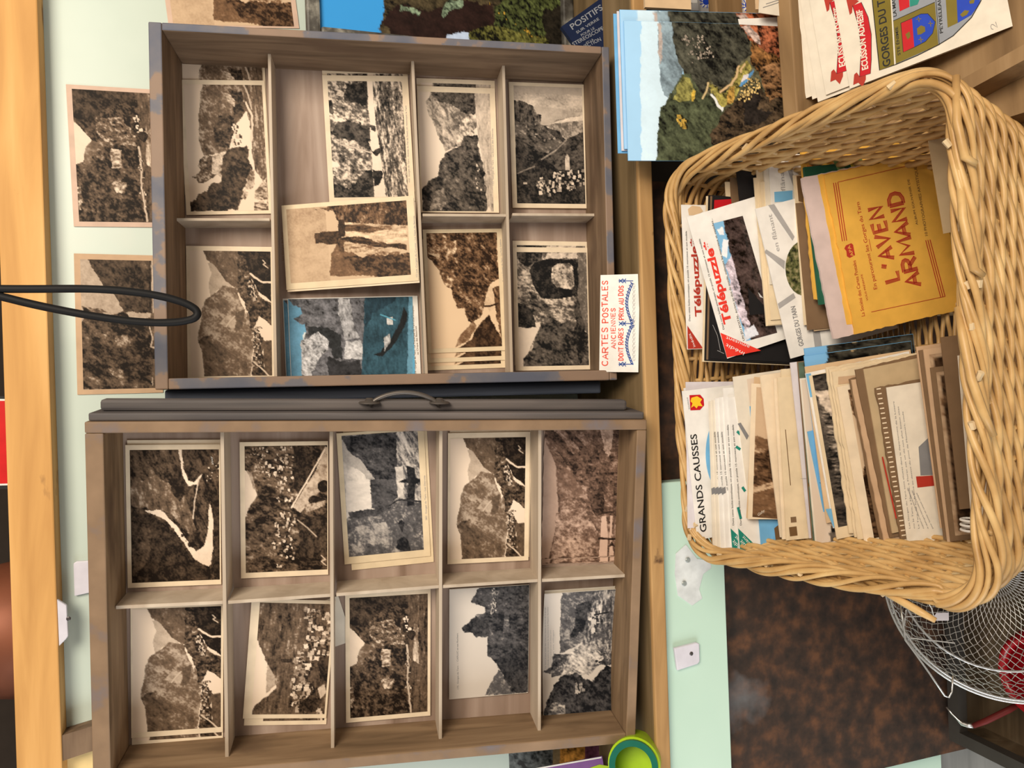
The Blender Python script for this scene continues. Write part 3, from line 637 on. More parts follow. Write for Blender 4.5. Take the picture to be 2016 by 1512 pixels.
PIC['boat'] = Pic('grey', [(558, 590), (815, 584), (829, 748), (567, 754)], [
    p((.14, .34, .52), .08, 20, 0, 1, 2, [(550, 580), (640, 580), (640, 760), (550, 760)]),
    p((.72, .78, .80), .1, 10, H_, 2, 3, Z4((1700, 590), (1722, 600), (1720, 660), (1702, 700))),
    p((.13, .13, .145), .28, 5, .5, 1.6, 3, Z4((1600, 390), (1640, 440), (1680, 450), (1692, 490), (1660, 505), (1640, 510), (1690, 545), (1710, 545), (1715, 600), (1700, 650), (1712, 720), (1690, 890), (2100, 890), (2100, 380))),
    p((.025, .027, .03), .2, 5, 0, 1, 5, Z5((-10, 555), (110, 565), (195, 600), (205, 740), (150, 730), (120, 640), (0, 600))),
    p((.42, .42, .44), .32, 4, .7, 1.3, 4, Z5((-40, 640), (60, 590), (120, 640), (110, 700), (50, 760), (20, 850), (-40, 870))),
    p((.03, .03, .034), .25, 5, 0, 1.5, 6, Z5((110, 730), (200, 760), (320, 740), (325, 890), (140, 880))),
    p((.50, .50, .52), .2, 4, 0, 1.4, 4, Z5((220, 640), (320, 630), (335, 740), (215, 745))),
    p((.35, .35, .37), .25, 4, H_, 2, 4, Z5((175, 390), (240, 400), (270, 560), (310, 620), (215, 640), (180, 480))),
    p((.030, .080, .115), .16, 5, H_, 3, 2, Z5((330, 380), (612, 380), (622, 880), (325, 880))),
    p((.015, .04, .06), .15, 5, H_, 3, 5, Z5((330, 385), (520, 382), (500, 420), (380, 480), (345, 560))),
    p((.14, .32, .46), .05, 5, H_, 1, 2, Z5((596, 380), (640, 380), (640, 880), (608, 880))),
    p((.012, .014, .016), .1, 4, 0, 1, 1.5, Z5((390, 715), (440, 700), (500, 620), (545, 540), (570, 440), (590, 480), (590, 530), (550, 610), (500, 680), (450, 725))),
    p((.6, .6, .6), .1, 4, 0, 1, 2, Z5((465, 510), (505, 500), (510, 545), (470, 548))), p((.45, .45, .46), .2, 4, 0, 1, 2, Z5((455, 620), (490, 600), (495, 640), (460, 700))),
    ('l', (.1, .35, .5), 1.0, Z5((430, 490), (520, 520)))], bg=(.12, .40, .64))
PIC['source'] = Pic('grey', Z2((648, 530), (1055, 527), (1057, 1198), (655, 1198)), [
    p(.62, .22, 6, 1.1, 2.5, 3, Z2((688, 585), (700, 645), (740, 745), (792, 862), (850, 835), (975, 720), (975, 520), (720, 520), (705, 560))),
    p(.24, .24, 5, 0, 1.3, 5, Z2((718, 540), (820, 520), (970, 520), (970, 650), (900, 640), (830, 600), (760, 590))),
    p(.74, .10, 3, H_, 4, 1, Z2((966, 520), (1065, 520), (1065, 1210), (1025, 1200), (1000, 900), (975, 720))),
    p(.62, .3, 4, 1.0, 2, 4, Z2((850, 830), (890, 680), (950, 660), (960, 760), (880, 840))),
    p(.21, .24, 5, .7, 1.7, 5, Z2((792, 868), (860, 840), (905, 770), (972, 760), (985, 850), (1012, 950), (1022, 1210), (650, 1210), (652, 1085), (690, 1030), (742, 1000), (762, 930))),
    p(.52, .2, 5, .5, 2, 5, Z2((700, 1120), (780, 1060), (800, 1140), (760, 1190), (700, 1190))), p(.08, .05, 4, 0, 1, 3, Z2((950, 880), (985, 885), (985, 920), (955, 915))),
    ('h', .7, .9, 8, 4, Z2((960, 930), (990, 930), (990, 1080), (960, 1060))), p(.92, .02, 4, 0, 1, 1, Z2((1012, 1200), (1030, 1170), (1048, 1200)))])
PIC['gorge'] = Pic('warm', Z5((690, 22), (1085, 10), (1150, 668), (705, 690)), [
    p(.36, .38, 5, .8, 1.5, 4, Z5((688, 150), (685, 10), (1085, 0), (1095, 150), (1112, 280), (1060, 310), (1035, 420), (1012, 490), (960, 542), (925, 518), (905, 455), (860, 455), (832, 350), (790, 322), (765, 262), (732, 195))),
    p(.62, .3, 4, .6, 2, 4, Z5((690, 100), (760, 130), (770, 160), (700, 140))), p(.62, .3, 4, .6, 1.5, 4, Z5((800, 80), (860, 60), (860, 140), (810, 150))),
    p(.56, .08, 8, 1, 2, 3, Z5((962, 528), (992, 560), (930, 640), (850, 682), (885, 605))),
    p(.09, .08, 5, .5, 1, 4, Z5((1062, 485), (1100, 560), (1150, 630), (1160, 690), (850, 700), (870, 680), (945, 640), (985, 570))),
    p(.85, .06, 5, 0, 1, 2, Z5((1030, 420), (1055, 320), (1082, 330), (1112, 440), (1065, 472))), p(.35, .25, 4, 1.2, 2, 3, Z5((1080, 340), (1130, 300), (1150, 640), (1110, 520))),
    ('l', .1, 2, Z5((1035, 440), (1080, 432), (1112, 420))), p(.20, .25, 5, .3, 1.3, 6, Z5((1000, 20), (1082, 10), (1095, 140), (1020, 120)))], bg=.93)
PIC['village'] = Pic('grey', Z2((1180, 483), (1573, 495), (1587, 1155), (1203, 1150)), [
    p(.83, .16, 26, 0, 1.6, 2, Z2((1170, 520), (1590, 540), (1590, 640), (1480, 620), (1300, 600), (1170, 560))),
    p(.10, .10, 6, .8, 2, 3, Z2((1190, 690), (1590, 740), (1590, 1160), (1190, 1160))),
    p(.62, .14, 6, 1, 1.5, 3, Z2((1362, 718), (1420, 682), (1500, 662), (1580, 648), (1585, 745), (1480, 792), (1440, 745), (1390, 730))),
    p(.84, .1, 4, 0, 1.2, 2, Z2((1380, 705), (1430, 685), (1500, 665), (1578, 650), (1578, 680), (1480, 690))),
    p(.26, .33, 4, H_, 2.5, 3, Z2((1175, 562), (1230, 565), (1270, 590), (1290, 602), (1312, 642), (1336, 652), (1340, 715), (1190, 705))),
    p(.34, .25, 5, .5, 2, 3, Z2((1180, 685), (1342, 708), (1400, 762), (1462, 802), (1380, 870), (1260, 840), (1190, 760))),
    p(.18, .2, 5, -.6, 2, 4, Z2((1470, 800), (1580, 742), (1590, 960), (1440, 960), (1340, 900), (1400, 850))),
    ('l', .6, 1.6, Z2((1340, 900), (1420, 850), (1480, 790))), ('l', .55, 1.3, Z2((1205, 980), (1300, 940))),
    ('h', .55, .95, 60, 6.5, Z2((1215, 1040), (1330, 1010), (1400, 980), (1580, 950), (1580, 1040), (1440, 1090), (1360, 1120), (1300, 1060))),
    p(.80, .08, 4, 0, 1, 1, Z2((1472, 890), (1484, 870), (1498, 890), (1500, 962), (1474, 962))), ('h', .3, .7, 14, 4, Z2((1215, 700), (1320, 700), (1430, 790), (1300, 800)))], bg=.72, bgc=.1)
PIC['arch'] = Pic('grey', Z5((1200, 133), (1592, 135), (1610, 780), (1215, 785)), [
    p(.48, .36, 5, .4, 1.8, 3, Z5((1190, 120), (1600, 120), (1620, 800), (1200, 800))),
    p(.16, .25, 5, .3, 1.5, 6, Z5((1195, 125), (1370, 125), (1330, 175), (1270, 220), (1210, 190))),
    p(.82, .15, 4, 0, 1.5, 4, Z5((1375, 135), (1540, 130), (1540, 170), (1400, 165), (1360, 175))),
    p(.03, .02, 5, 0, 1, 3, Z5((1268, 235), (1298, 192), (1380, 172), (1510, 178), (1545, 200), (1548, 350), (1540, 385), (1430, 402), (1340, 395), (1290, 320))),
    p(.72, .30, 5, .8, 1.2, 2, Z5((1395, 225), (1432, 200), (1495, 196), (1518, 215), (1525, 320), (1510, 345), (1425, 335), (1395, 300))),
    p(.93, .02, 8, 0, 1, 2, Z5((1200, 565), (1330, 532), (1335, 560), (1300, 622), (1262, 720), (1235, 740), (1240, 800), (1200, 800))),
    p(.06, .06, 5, 0, 1, 4, Z5((1205, 425), (1260, 445), (1292, 475), (1312, 560), (1260, 572), (1210, 555))),
    p(.20, .24, 5, .6, 1.6, 5, Z5((1338, 540), (1530, 530), (1600, 600), (1612, 800), (1240, 800), (1240, 745), (1285, 690), (1308, 610))),
    p(.50, .12, 5, 1.2, 3, 3, Z5((1545, 125), (1600, 125), (1612, 600), (1570, 560), (1545, 380))), p(.12, .15, 5, 1, 1.5, 5, Z5((1530, 360), (1570, 470), (1600, 700), (1550, 780), (1530, 560)))])
PIC['valley'] = Pic('sepia', Z4((1075, 128), (1540, 130), (1548, 838), (1080, 840)), [
    p(.74, .04, 10, 1, 2, 2, Z4((1178, 200), (1200, 255), (1182, 320), (1192, 388), (1250, 340), (1320, 340), (1290, 250), (1220, 195))),
    p(.42, .14, 7, 1.0, 3, 2, Z4((1148, 120), (1170, 180), (1222, 215), (1282, 300), (1340, 345), (1400, 260), (1420, 120))),
    p(.55, .13, 7, .7, 2.5, 3, Z4((1192, 388), (1160, 410), (1142, 480), (1132, 560), (1118, 640), (1150, 700), (1150, 850), (1420, 850), (1440, 640), (1390, 480), (1340, 335), (1260, 330))),
    p(.38, .16, 6, .7, 2.5, 5, Z4((1118, 640), (1200, 600), (1300, 700), (1400, 770), (1400, 850), (1150, 850), (1150, 700))),
    p(.68, .06, 8, .8, 2, 3, Z4((1290, 480), (1340, 520), (1330, 570), (1240, 540))), p(.34, .06, 8, .8, 2, 3, Z4((1335, 480), (1392, 460), (1380, 560), (1340, 590))),
    p(.56, .08, 8, .4, 2, 2, Z4((1400, 480), (1440, 520), (1440, 690), (1390, 620))),
    p(.22, .32, 4, 0, 1.3, 5, Z4((1350, 130), (1420, 130), (1430, 300), (1470, 380), (1550, 430), (1550, 560), (1470, 500), (1440, 560), (1500, 640), (1500, 850), (1430, 850), (1440, 620), (1390, 430), (1345, 345))),
    p(.055, .05, 6, 0, 1, 4, Z4((1382, 120), (1550, 120), (1550, 420), (1470, 360), (1420, 280))),
    p(.30, .12, 6, 1, 2, 3, Z4((1490, 640), (1550, 640), (1550, 850), (1500, 850))),
    ('h', .6, .9, 26, 4, Z4((1400, 300), (1430, 300), (1470, 400), (1440, 420))), ('h', .55, .85, 34, 4.5, Z4((1430, 560), (1490, 560), (1480, 800), (1440, 800))),
    ('l', .92, 2.6, Z4((1425, 258), (1445, 275), (1470, 297), (1500, 306), (1540, 303))), ('l', .85, 1.8, Z4((1440, 760), (1490, 800), (1530, 838))),
    ('l', .85, .9, Z4((1495, 180), (1510, 195), (1498, 205), (1525, 225))), ('l', .78, 1.0, Z4((1280, 560), (1310, 520), (1330, 500)))], bg=.95)
PIC['bend'] = Pic('sepia', [(255, 884), (431, 883), (435, 1143), (258, 1150)], [
    p(.21, .22, 6, 1.2, 2.5, 3, [(245, 870), (440, 870), (445, 1160), (245, 1160)]),
    p(.42, .2, 5, 1.3, 3, 4, Z7((690, 0), (820, -40), (980, 60), (1040, 250), (1000, 270), (900, 160), (760, 130), (690, 120))),
    p(.09, .06, 8, .6, 2, 4, Z7((690, 150), (770, 160), (880, 210), (960, 330), (1080, 445), (1100, 540), (690, 545))),
    p(.20, .16, 6, .8, 2, 5, Z7((700, 330), (760, 200), (800, 260), (780, 420), (700, 500))),
    p(.08, .06, 8, 1.3, 2, 4, Z7((930, -100), (1000, -60), (1010, 20), (950, 100), (900, 40))),
    p(.95, .02, 5, 0, 1, 2, [(350, 880), (357, 880), (361, 920), (370, 943), (382, 949), (392, 936), (400, 930), (388, 952), (372, 956), (360, 938)]),
    p(.94, .03, 5, 0, 1, 3, Z7((760, 142), (850, 142), (930, 225), (985, 300), (1042, 365), (1085, 330), (1105, 240), (1112, 90), (1132, 180), (1128, 430), (1108, 452), (1085, 440), (1025, 400), (978, 330), (925, 255), (865, 192))),
    p(.08, .05, 6, 0, 1, 3, Z7((1120, 60), (1175, 60), (1175, 530), (1120, 480), (1135, 250))), ('h', .05, .12, 10, 5, Z7((930, 240), (990, 300), (1040, 370), (1000, 340))),
    ('l', .8, 1.3, Z7((1050, -20), (1030, 100), (1022, 190))), ('h', .7, .95, 10, 3, Z7((1110, -110), (1170, -110), (1150, -20), (1090, 0)))])
PIC['bridge'] = Pic('sepia', [(480, 878), (645, 877), (644, 1124), (482, 1130)], [
    p(.22, .28, 5, .3, 2.2, 3, [(470, 870), (650, 870), (650, 1140), (470, 1140)]),
    p(.90, .02, 20, 0, 1, 2, [(472, 922), (488, 928), (495, 950), (505, 975), (488, 1000), (482, 1018), (472, 1020)]),
    p(.62, .06, 8, 0, 1, 2, [(484, 924), (494, 930), (502, 965), (496, 962)]), ('h', .55, .95, 90, 6, [(528, 880), (578, 880), (585, 960), (580, 1100), (545, 1125), (530, 1060), (540, 980), (520, 920)]),
    ('h', .5, .85, 34, 4, [(488, 880), (525, 880), (530, 940), (500, 930)]),
    p(.10, .06, 6, 1, 2, 3, [(578, 880), (608, 880), (615, 930), (590, 975), (578, 960)]), p(.12, .1, 6, H_, 3, 3, [(585, 1030), (645, 1010), (645, 1100), (590, 1100)]),
    p(.70, .08, 6, 0, 1, 1.5, [(640, 880), (646, 880), (646, 950), (590, 1010), (576, 998), (620, 930)]),
    p(.03, .02, 4, 0, 1, 1, arc(637, 958, 12, 13, 0, 360, 12)), p(.03, .02, 4, 0, 1, 1, arc(618, 985, 12, 9, 0, 360, 12)),
    ('l', .95, 1.5, [(640, 885), (605, 945), (572, 1000)]), p(.68, .15, 4, 0, 1, 2, [(598, 995), (640, 985), (640, 996), (602, 1010)]), ('l', .7, 1.5, [(585, 1025), (605, 1040), (622, 1058)]), ('l', .85, .9, [(632, 1096), (640, 1104), (632, 1108), (642, 1116)])], bg=.3)
PIC['hillside'] = Pic('sepia', Z7((1392, 622), (1748, 600), (1728, 1242), (1375, 1228)), [
    p(.68, .04, 8, 0, 1, 2, Z7((1440, 930), (1480, 1000), (1492, 1060), (1440, 1120), (1440, 1020))),
    p(.34, .20, 4, H_, 4, 4, Z7((1385, 600), (1365, 680), (1348, 785), (1390, 830), (1420, 900), (1450, 968), (1482, 1020), (1490, 1085), (1420, 1150), (1378, 1190), (1370, 1260), (1760, 1260), (1760, 590))),
    ('h', .5, .98, 90, 9, Z7((1600, 640), (1745, 640), (1740, 900), (1650, 960), (1600, 1100), (1560, 1100), (1580, 900), (1640, 760))),
    ('h', .5, .95, 40, 8, Z7((1560, 1080), (1640, 1050), (1700, 1180), (1720, 1240), (1560, 1235))),
    p(.10, .08, 5, 0, 1, 5, Z7((1690, 930), (1745, 900), (1740, 1060), (1700, 1030))), p(.10, .08, 5, 0, 1, 5, Z7((1600, 1190), (1660, 1120), (1720, 1160), (1690, 1220), (1640, 1230))),
    p(.80, .05, 5, 0, 1, 1, Z7((1690, 1090), (1720, 1065), (1735, 1110), (1705, 1150))), p(.12, .08, 4, 0, 1, 1, Z7((1505, 925), (1560, 920), (1560, 945), (1505, 940))), p(.12, .1, 5, 0, 1, 4, Z7((1365, 670), (1390, 680), (1380, 720), (1350, 790), (1345, 780)))], bg=.95)
PIC['swirl'] = Pic('cool', [(673, 853), (829, 842), (839, 1081), (687, 1096)], [
    p(.86, .10, 12, 1, 1.5, 4, [(670, 900), (720, 930), (735, 1000), (690, 1010)]),
    p(.24, .20, 5, .5, 1.8, 3, Z5((205, 1165), (535, 1135), (540, 1500), (470, 1530), (400, 1400), (320, 1300), (245, 1240))),
    p(.66, .22, 4, 1.2, 4, 3, Z5((530, 1130), (670, 1120), (690, 1560), (540, 1560))),
    p(.88, .04, 5, 0, 2, 2, Z8((85, -20), (215, -30), (222, 128), (120, 160), (85, 190))),
    p(.28, .15, 5, .5, 2, 3, Z8((215, -30), (365, -30), (372, 62), (310, 125), (222, 130))), p(.75, .1, 5, 1, 2, 3, Z8((355, -100), (400, -100), (400, 80), (370, 70))),
    p(.45, .16, 6, 1, 1.6, 3, Z8((85, 185), (160, 140), (300, 128), (380, 85), (500, 92), (520, 370), (90, 400))),
    p(.62, .1, 8, 1, 2, 5, Z8((130, 230), (300, 200), (330, 320), (160, 330))), p(.20, .1, 5, 1, 2, 4, Z8((100, 150), (200, 130), (330, 120), (240, 170), (110, 185))),
    p(.10, .06, 5, 0, 1, 2, Z8((365, 205), (385, 190), (405, 205), (388, 262))), p(.05, .03, 5, 0, 1, 3, Z8((355, 345), (365, 300), (395, 280), (425, 300), (435, 360), (400, 365))),
    p(.05, .03, 5, 0, 1, 2, Z5((590, 1330), (640, 1345), (645, 1400), (690, 1410), (640, 1440), (635, 1560), (590, 1560), (600, 1430), (540, 1425), (595, 1400))), ('l', .12, 2, Z8((300, 122), (370, 80), (500, 90)))], bg=.70, bgc=.08)
PIC['capluc'] = Pic('cool', Z8((630, 560), (1050, 542), (1050, 1112), (632, 1145)), [
    p(.48, .08, 8, .8, 3, 3, Z8((888, 990), (850, 1060), (815, 1130), (980, 1120), (940, 1050))),
    p(.27, .22, 5, .2, 2, 4, Z8((792, 540), (765, 590), (738, 630), (815, 655), (815, 680), (775, 700), (735, 730), (700, 765), (705, 790), (755, 790), (770, 815), (828, 812), (830, 860), (825, 915), (880, 950), (905, 1005), (965, 1080), (965, 1115), (1055, 1115), (1055, 530))),
    p(.15, .1, 5, 1, 2, 4, Z8((880, 950), (1000, 850), (1055, 900), (1055, 1115), (965, 1110), (905, 1000))), ('h', .6, .85, 26, 4, Z8((855, 560), (880, 560), (875, 680), (840, 700))),
    p(.45, .2, 5, .3, 3, 3, Z8((915, 690), (945, 680), (940, 820), (915, 860))), p(.14, .1, 5, 0, 1, 4, Z8((700, 765), (770, 700), (830, 720), (840, 800), (770, 810)))], bg=.86)
PIC['river'] = Pic('pink', [(1069, 840), (1247, 840), (1245, 1101), (1070, 1094)], [
    p(.46, .26, 6, .6, 1.6, 3, [(1060, 830), (1255, 830), (1255, 1110), (1060, 1110)]),
    p(.80, .03, 20, 0, 1, 2, Z5((1345, 1180), (1390, 1270), (1425, 1350), (1425, 1450), (1440, 1540))+Z8((1205, 190), (1190, 260), (1165, 385), (1100, 390))),
    p(.28, .2, 5, .7, 3, 3, Z5((1345, 1120), (1470, 1115), (1620, 1270), (1560, 1420), (1480, 1330), (1400, 1215), (1345, 1180))),
    p(.62, .2, 4, .7, 3, 4, Z5((1400, 1130), (1440, 1125), (1560, 1260), (1520, 1270))), p(.55, .12, 8, .8, 2, 3, Z5((1420, 1360), (1490, 1350), (1600, 1500), (1500, 1520), (1440, 1490))),
    p(.24, .30, 5, .2, 1.5, 6, Z5((1480, 1300), (1660, 1240), (1670, 1500), (1600, 1480), (1540, 1430))), p(.33, .30, 4, 0, 2, 5, Z5((1700, 1120), (1870, 1120), (1870, 1520), (1720, 1500))),
    p(.85, .2, 4, .8, 1.4, 6, Z5((1670, 1120), (1740, 1120), (1730, 1240), (1715, 1300), (1690, 1240))), p(.66, .25, 5, .4, 1.5, 6, Z8((1200, 150), (1330, 120), (1420, 260), (1400, 390), (1180, 390))),
    p(.18, .2, 4, 0, 2, 4, Z8((1360, 60), (1450, 20), (1450, 170), (1400, 180))), p(.20, .2, 4, 0, 2, 4, Z8((1500, 20), (1560, 40), (1540, 180), (1500, 160))), p(.55, .2, 5, .2, 1.5, 5, Z8((1500, 190), (1600, 190), (1600, 390), (1520, 390))),
    p(.97, .02, 4, 0, 1, 1.5, Z8((1440, 180), (1465, 180), (1478, 300), (1475, 400), (1430, 400), (1435, 290))), p(.92, .05, 4, 0, 1, 1.5, Z8((1485, 180), (1500, 180), (1495, 300), (1510, 395), (1485, 400))), ('l', .04, 2.4, Z8((1430, 300), (1480, 305), (1550, 308))), ('l', .06, 2, Z8((1440, 160), (1500, 162))), p(.05, .03, 4, 0, 1, 1, Z8((1480, 350), (1498, 320), (1518, 352), (1500, 345)))])
PIC['riverside'] = Pic('cool', Z8((1122, 575), (1520, 545), (1505, 1212), (1130, 1245)), [
    p(.50, .16, 5, .5, 2, 3, Z8((1212, 590), (1210, 760), (1216, 900), (1300, 860), (1420, 760), (1500, 640), (1530, 530), (1212, 560))),
    p(.16, .2, 5, .3, 1.6, 5, Z8((1290, 640), (1420, 590), (1430, 650), (1360, 680), (1330, 780), (1270, 830), (1290, 720))),
    p(.52, .30, 4, H_, 2.5, 3, Z8((1380, 560), (1530, 540), (1515, 960), (1400, 960), (1330, 860), (1370, 700))),
    p(.36, .28, 4, 0, 1.4, 3, Z8((1215, 898), (1180, 905), (1172, 965), (1130, 1000), (1170, 1005), (1172, 1022), (1205, 1020), (1270, 980), (1260, 900))),
    p(.72, .24, 4, .6, 1.8, 4, Z8((1250, 910), (1330, 850), (1400, 830), (1450, 920), (1380, 1010), (1300, 1020), (1225, 1020))), ('h', .7, .95, 12, 9, Z8((1360, 660), (1420, 660), (1420, 800), (1370, 800))),
    p(.13, .22, 5, .6, 1.6, 6, Z8((1205, 1030), (1280, 1000), (1380, 1040), (1460, 960), (1520, 980), (1510, 1230), (1130, 1260), (1140, 1180), (1165, 1110))),
    p(.6, .3, 4, .3, 2, 5, Z8((1150, 1200), (1180, 1150), (1250, 1160), (1230, 1230), (1160, 1235))), p(.60, .08, 4, H_, 3, 2, Z8((1485, 550), (1525, 545), (1520, 760), (1500, 860))), ('l', .05, 1.6, Z8((1395, 690), (1470, 675))), ('h', .03, .1, 6, 4, Z8((1400, 890), (1470, 890), (1470, 960), (1400, 950))),
    ('h', .6, .8, 8, 7, Z8((1300, 1060), (1340, 1050), (1340, 1100), (1300, 1100)))], bg=.88)
PIC['lake'] = Pic('sepia', Z4((452, 180), (890, 178), (905, 905), (465, 908)), [
    p(.20, .14, 7, .9, 2, 3, Z4((485, 175), (530, 240), (580, 330), (640, 380), (690, 470), (850, 480), (850, 170))),
    p(.20, .26, 6, .6, 2, 4, Z4((463, 445), (540, 452), (600, 500), (690, 470), (740, 520), (850, 500), (850, 910), (462, 910), (452, 540), (470, 500))),
    p(.48, .25, 5, 1, 2, 5, Z4((640, 610), (710, 600), (730, 660), (690, 680), (640, 660))), p(.45, .3, 5, .5, 2, 5, Z4((520, 590), (610, 600), (650, 640), (560, 620))), p(.5, .3, 5, .5, 2, 5, Z4((600, 790), (680, 800), (690, 850), (620, 830))), p(.5, .2, 5, .5, 2, 4, Z4((480, 450), (560, 455), (600, 480), (500, 465))),
    p(.72, .1, 4, H_, 4, 2, Z4((842, 170), (910, 170), (910, 470), (848, 470))), p(.36, .16, 4, H_, 4, 2, Z4((838, 480), (910, 470), (910, 920), (850, 910))), ('l', .06, 2.5, Z4((835, 175), (838, 470))), p(.06, .04, 5, 0, 1, 2, Z4((830, 680), (900, 690), (900, 740), (840, 740))),
    ('l', .75, 1.6, Z4((835, 560), (850, 620), (840, 670), (870, 680)))], bg=.70)
print('recipes', len(PIC))

# ================================================================== POSTCARDS IN THE DRAWERS
def pcard(fr, tl, tr, br, bl, pic, label, group, paper='cream', inset=(.055, .035, .945, .965), thick=0.0005, seed=0, deckle=0, bend=0.0, cat='postcard', ppic=None, name='postcard', **kw):
    c = Card(name, fr, tl, tr, br, bl, thick, paper, deckle=deckle, bend=bend, **kw)
    tag(c.o, label, cat, group)
    if pic: c.picture(PIC[pic], inset, seed=seed, quad=([tuple(c.loc(*q)) for q in ppic] if ppic else None))
    return c
G1, G2 = 'postcards in the right drawer', 'postcards in the left drawer'
def D1c(k): return F1.off(FL1-0.0012*k)
def D2c(k): return F2.off(FL2-0.0012*k)
# right drawer, upper row of the place (screen left)
pcard(D1c(1), *Z1((1018, 340), (1507, 320), (1530, 1095), (1038, 1110)), 'castle', 'castle postcard showing one strip above its twin, top right of the right drawer', G1, inset=(.05, .035, .97, .97))
pcard(D1c(2), *Z1((1026, 466), (1507, 443), (1534, 1208), (1047, 1222)), 'castle', 'sepia postcard of a ruined castle over a wooded river, top right of the right drawer', G1, inset=(.05, .035, .965, .975))
pcard(D1c(1), *Z4((1060, 130), (1548, 130), (1562, 885), (1062, 887)), 'valley', 'sepia valley postcard showing only a thin strip, behind its twin by the wire loop', G1, inset=(.04, .035, .97, .97))
c = pcard(D1c(2), *Z4((1057, 102), (1545, 100), (1556, 858), (1062, 860)), 'valley', 'sepia signed valley postcard under the black wire loop in the right drawer', G1, inset=(.04, .035, .975, .97))
pcard(D1c(1), *Z2((107, 400), (587, 386), (618, 1080), (132, 1100)), 'beach', 'white-bordered grey postcard peeking out behind the rapids postcard in the right drawer', G1)
c = pcard(D1c(2), *Z2((109, 432), (588, 426), (620, 1130), (130, 1155)), 'beach', 'grey postcard of a white beach beside sparkling rapids, right drawer', G1, inset=(.058, .045, .925, .965))
c.text('caption', '410  Gorges du Tarn - Entree du Pas de Souci, en remontant le Tarn', *Z2((597, 1035), (577, 600)), 3.6, INK['lav'])
# pillar card leaning over the divider
a = F1.off(0.072); q0 = a.o+a.u*a.uv(558, 487)[0]+a.v*a.uv(558, 487)[1]; bq = F1.off(0.040); q1 = bq.o+bq.u*bq.uv(826, 474)[0]+bq.v*bq.uv(826, 474)[1]
FP = Frame(q0, q1-q0, F1.v)
pcard(FP.off(0.001), (555, 406), (814, 393), (828, 556), (567, 575), None, 'cream postcard edge just below the rock pillar postcard in the right drawer', G1)
c = pcard(FP, (553, 402), (812, 388), (826, 552), (565, 571), 'pillar', 'brown-toned postcard of a rock pillar standing upright, lying across the divider in the right drawer', G1, paper='pale', inset=(.035, .05, .945, .925))
c.text('caption', 'Les Gorges du Tarn', (559, 513), (557, 458), 3.6, INK['brown']); c.text('caption', '12 Les Gorges du Causse - Le Vase de Sevres', (822, 545), (816, 425), 3.2, INK['lav'])
pcard(D1c(1), (557, 588), (812, 582), (826, 752), (563, 757), 'boat', 'tinted postcard showing a narrow strip of blue sky behind the coloured boat postcard', G1, paper='white', inset=(.005, .02, .99, .98))
c = pcard(D1c(2), (566, 588), (818, 583), (833, 749), (573, 754), 'boat', 'hand-tinted postcard of a rowing boat on blue river water, right drawer', G1, paper='white', inset=(.005, .01, .935, .985), ppic=[(567, 589), (812, 584), (818, 748), (574, 753)])
c.text('caption', '419 - Gorges du Tarn - La Traversee du Tarn d\'un troupeau', (820, 739), (814, 602), 3.6, INK['brown']); c.text('caption', 'au Cirque des Beaumes', (824, 698), (820, 642), 3.4, INK['brown'])
pcard(D1c(1), *Z2((638, 452), (1085, 449), (1092, 1160), (652, 1165)), 'source', 'pale postcard border showing behind the riverside cliff postcard in the right drawer', G1)
c = pcard(D1c(2), *Z2((640, 496), (1086, 492), (1093, 1203), (655, 1207)), 'source', 'grey postcard of a pale hillside above cliffs by still water, right drawer', G1, inset=(.02, .045, .93, .99))
c.text('caption', '132  Gorges du Tarn - La Source des Detroits', *Z2((1072, 1050), (1068, 730)), 3.6, INK['lav'])
for k, dy in ((0, 34), (1, 19), (2, 0)):
    c = pcard(D1c(1+k), (833-dy*.03, 453+dy), (994-dy*.03, 449+dy), (1004-dy*.08, 689+dy), (843-dy*.05, 696+dy), 'gorge',
              ['sepia gorge road postcard, lowest of the three fanned in the right drawer', 'sepia gorge road postcard, middle of the three fanned in the right drawer', 'sepia gorge road postcard on top of its fan of three in the right drawer'][k], G1, paper='pale', inset=(.04, .03, .90, .965), seed=0)
c.text('caption', '8 - Les Gorges du Tarn - Le Pont Sublime', *Z5((1130, 300), (1112, 60)), 3.4, INK['lav'])
pcard(D1c(3), *Z2((1155, 464), (1591, 480), (1610, 1181), (1180, 1178)), 'village', 'dark postcard of a mountain village with its tower, turned sideways in the right drawer', G1, thick=0.0026, paper='cream', inset=(.06, .028, .955, .965))
pcard(D1c(1), *Z5((1178, 72), (1615, 72), (1622, 770), (1190, 775)), 'arch', 'cream border and dark strip of a postcard behind the rock arch postcard', G1)
pcard(D1c(2), *Z5((1180, 106), (1616, 108), (1630, 797), (1194, 808)), 'arch', 'grey postcard of a dark rock arch with a lit opening, right drawer', G1, inset=(.05, .04, .955, .965))
# left drawer
pcard(D2c(1), (250, 866), (432, 866), (437, 1142), (255, 1147), 'bend', 'cream postcard edge showing above the river bend postcard in the left drawer', G2)
c = pcard(D2c(2), (247, 876), (432, 875), (437, 1151), (251, 1157), 'bend', 'dark sepia postcard of a white river looping around a hill, left drawer', G2, inset=(.045, .035, .985, .965))
c.text('signature', 'Vincy', Z4((1212, 1335))[0], Z4((1202, 1290))[0], 4, INK['white'], shear=.3)
pcard(D2c(1), *Z7((690, 680), (1180, 670), (1186, 1368), (706, 1380)), 'valley', 'sepia valley postcard strip below its twin in the lower left compartment of the left drawer', G2, inset=(.04, .035, .985, .97))
pcard(D2c(2), *Z7((685, 640), (1178, 635), (1184, 1322), (700, 1350)), 'valley', 'sepia signed valley postcard by the white bracket, left drawer', G2, inset=(.02, .035, .975, .96))
c = pcard(D2c(2), (471, 871), (646, 868), (646, 1132), (475, 1138), 'bridge', 'sepia postcard of a terraced town beside an arched stone bridge, left drawer', G2, inset=(.055, .03, .99, .96))
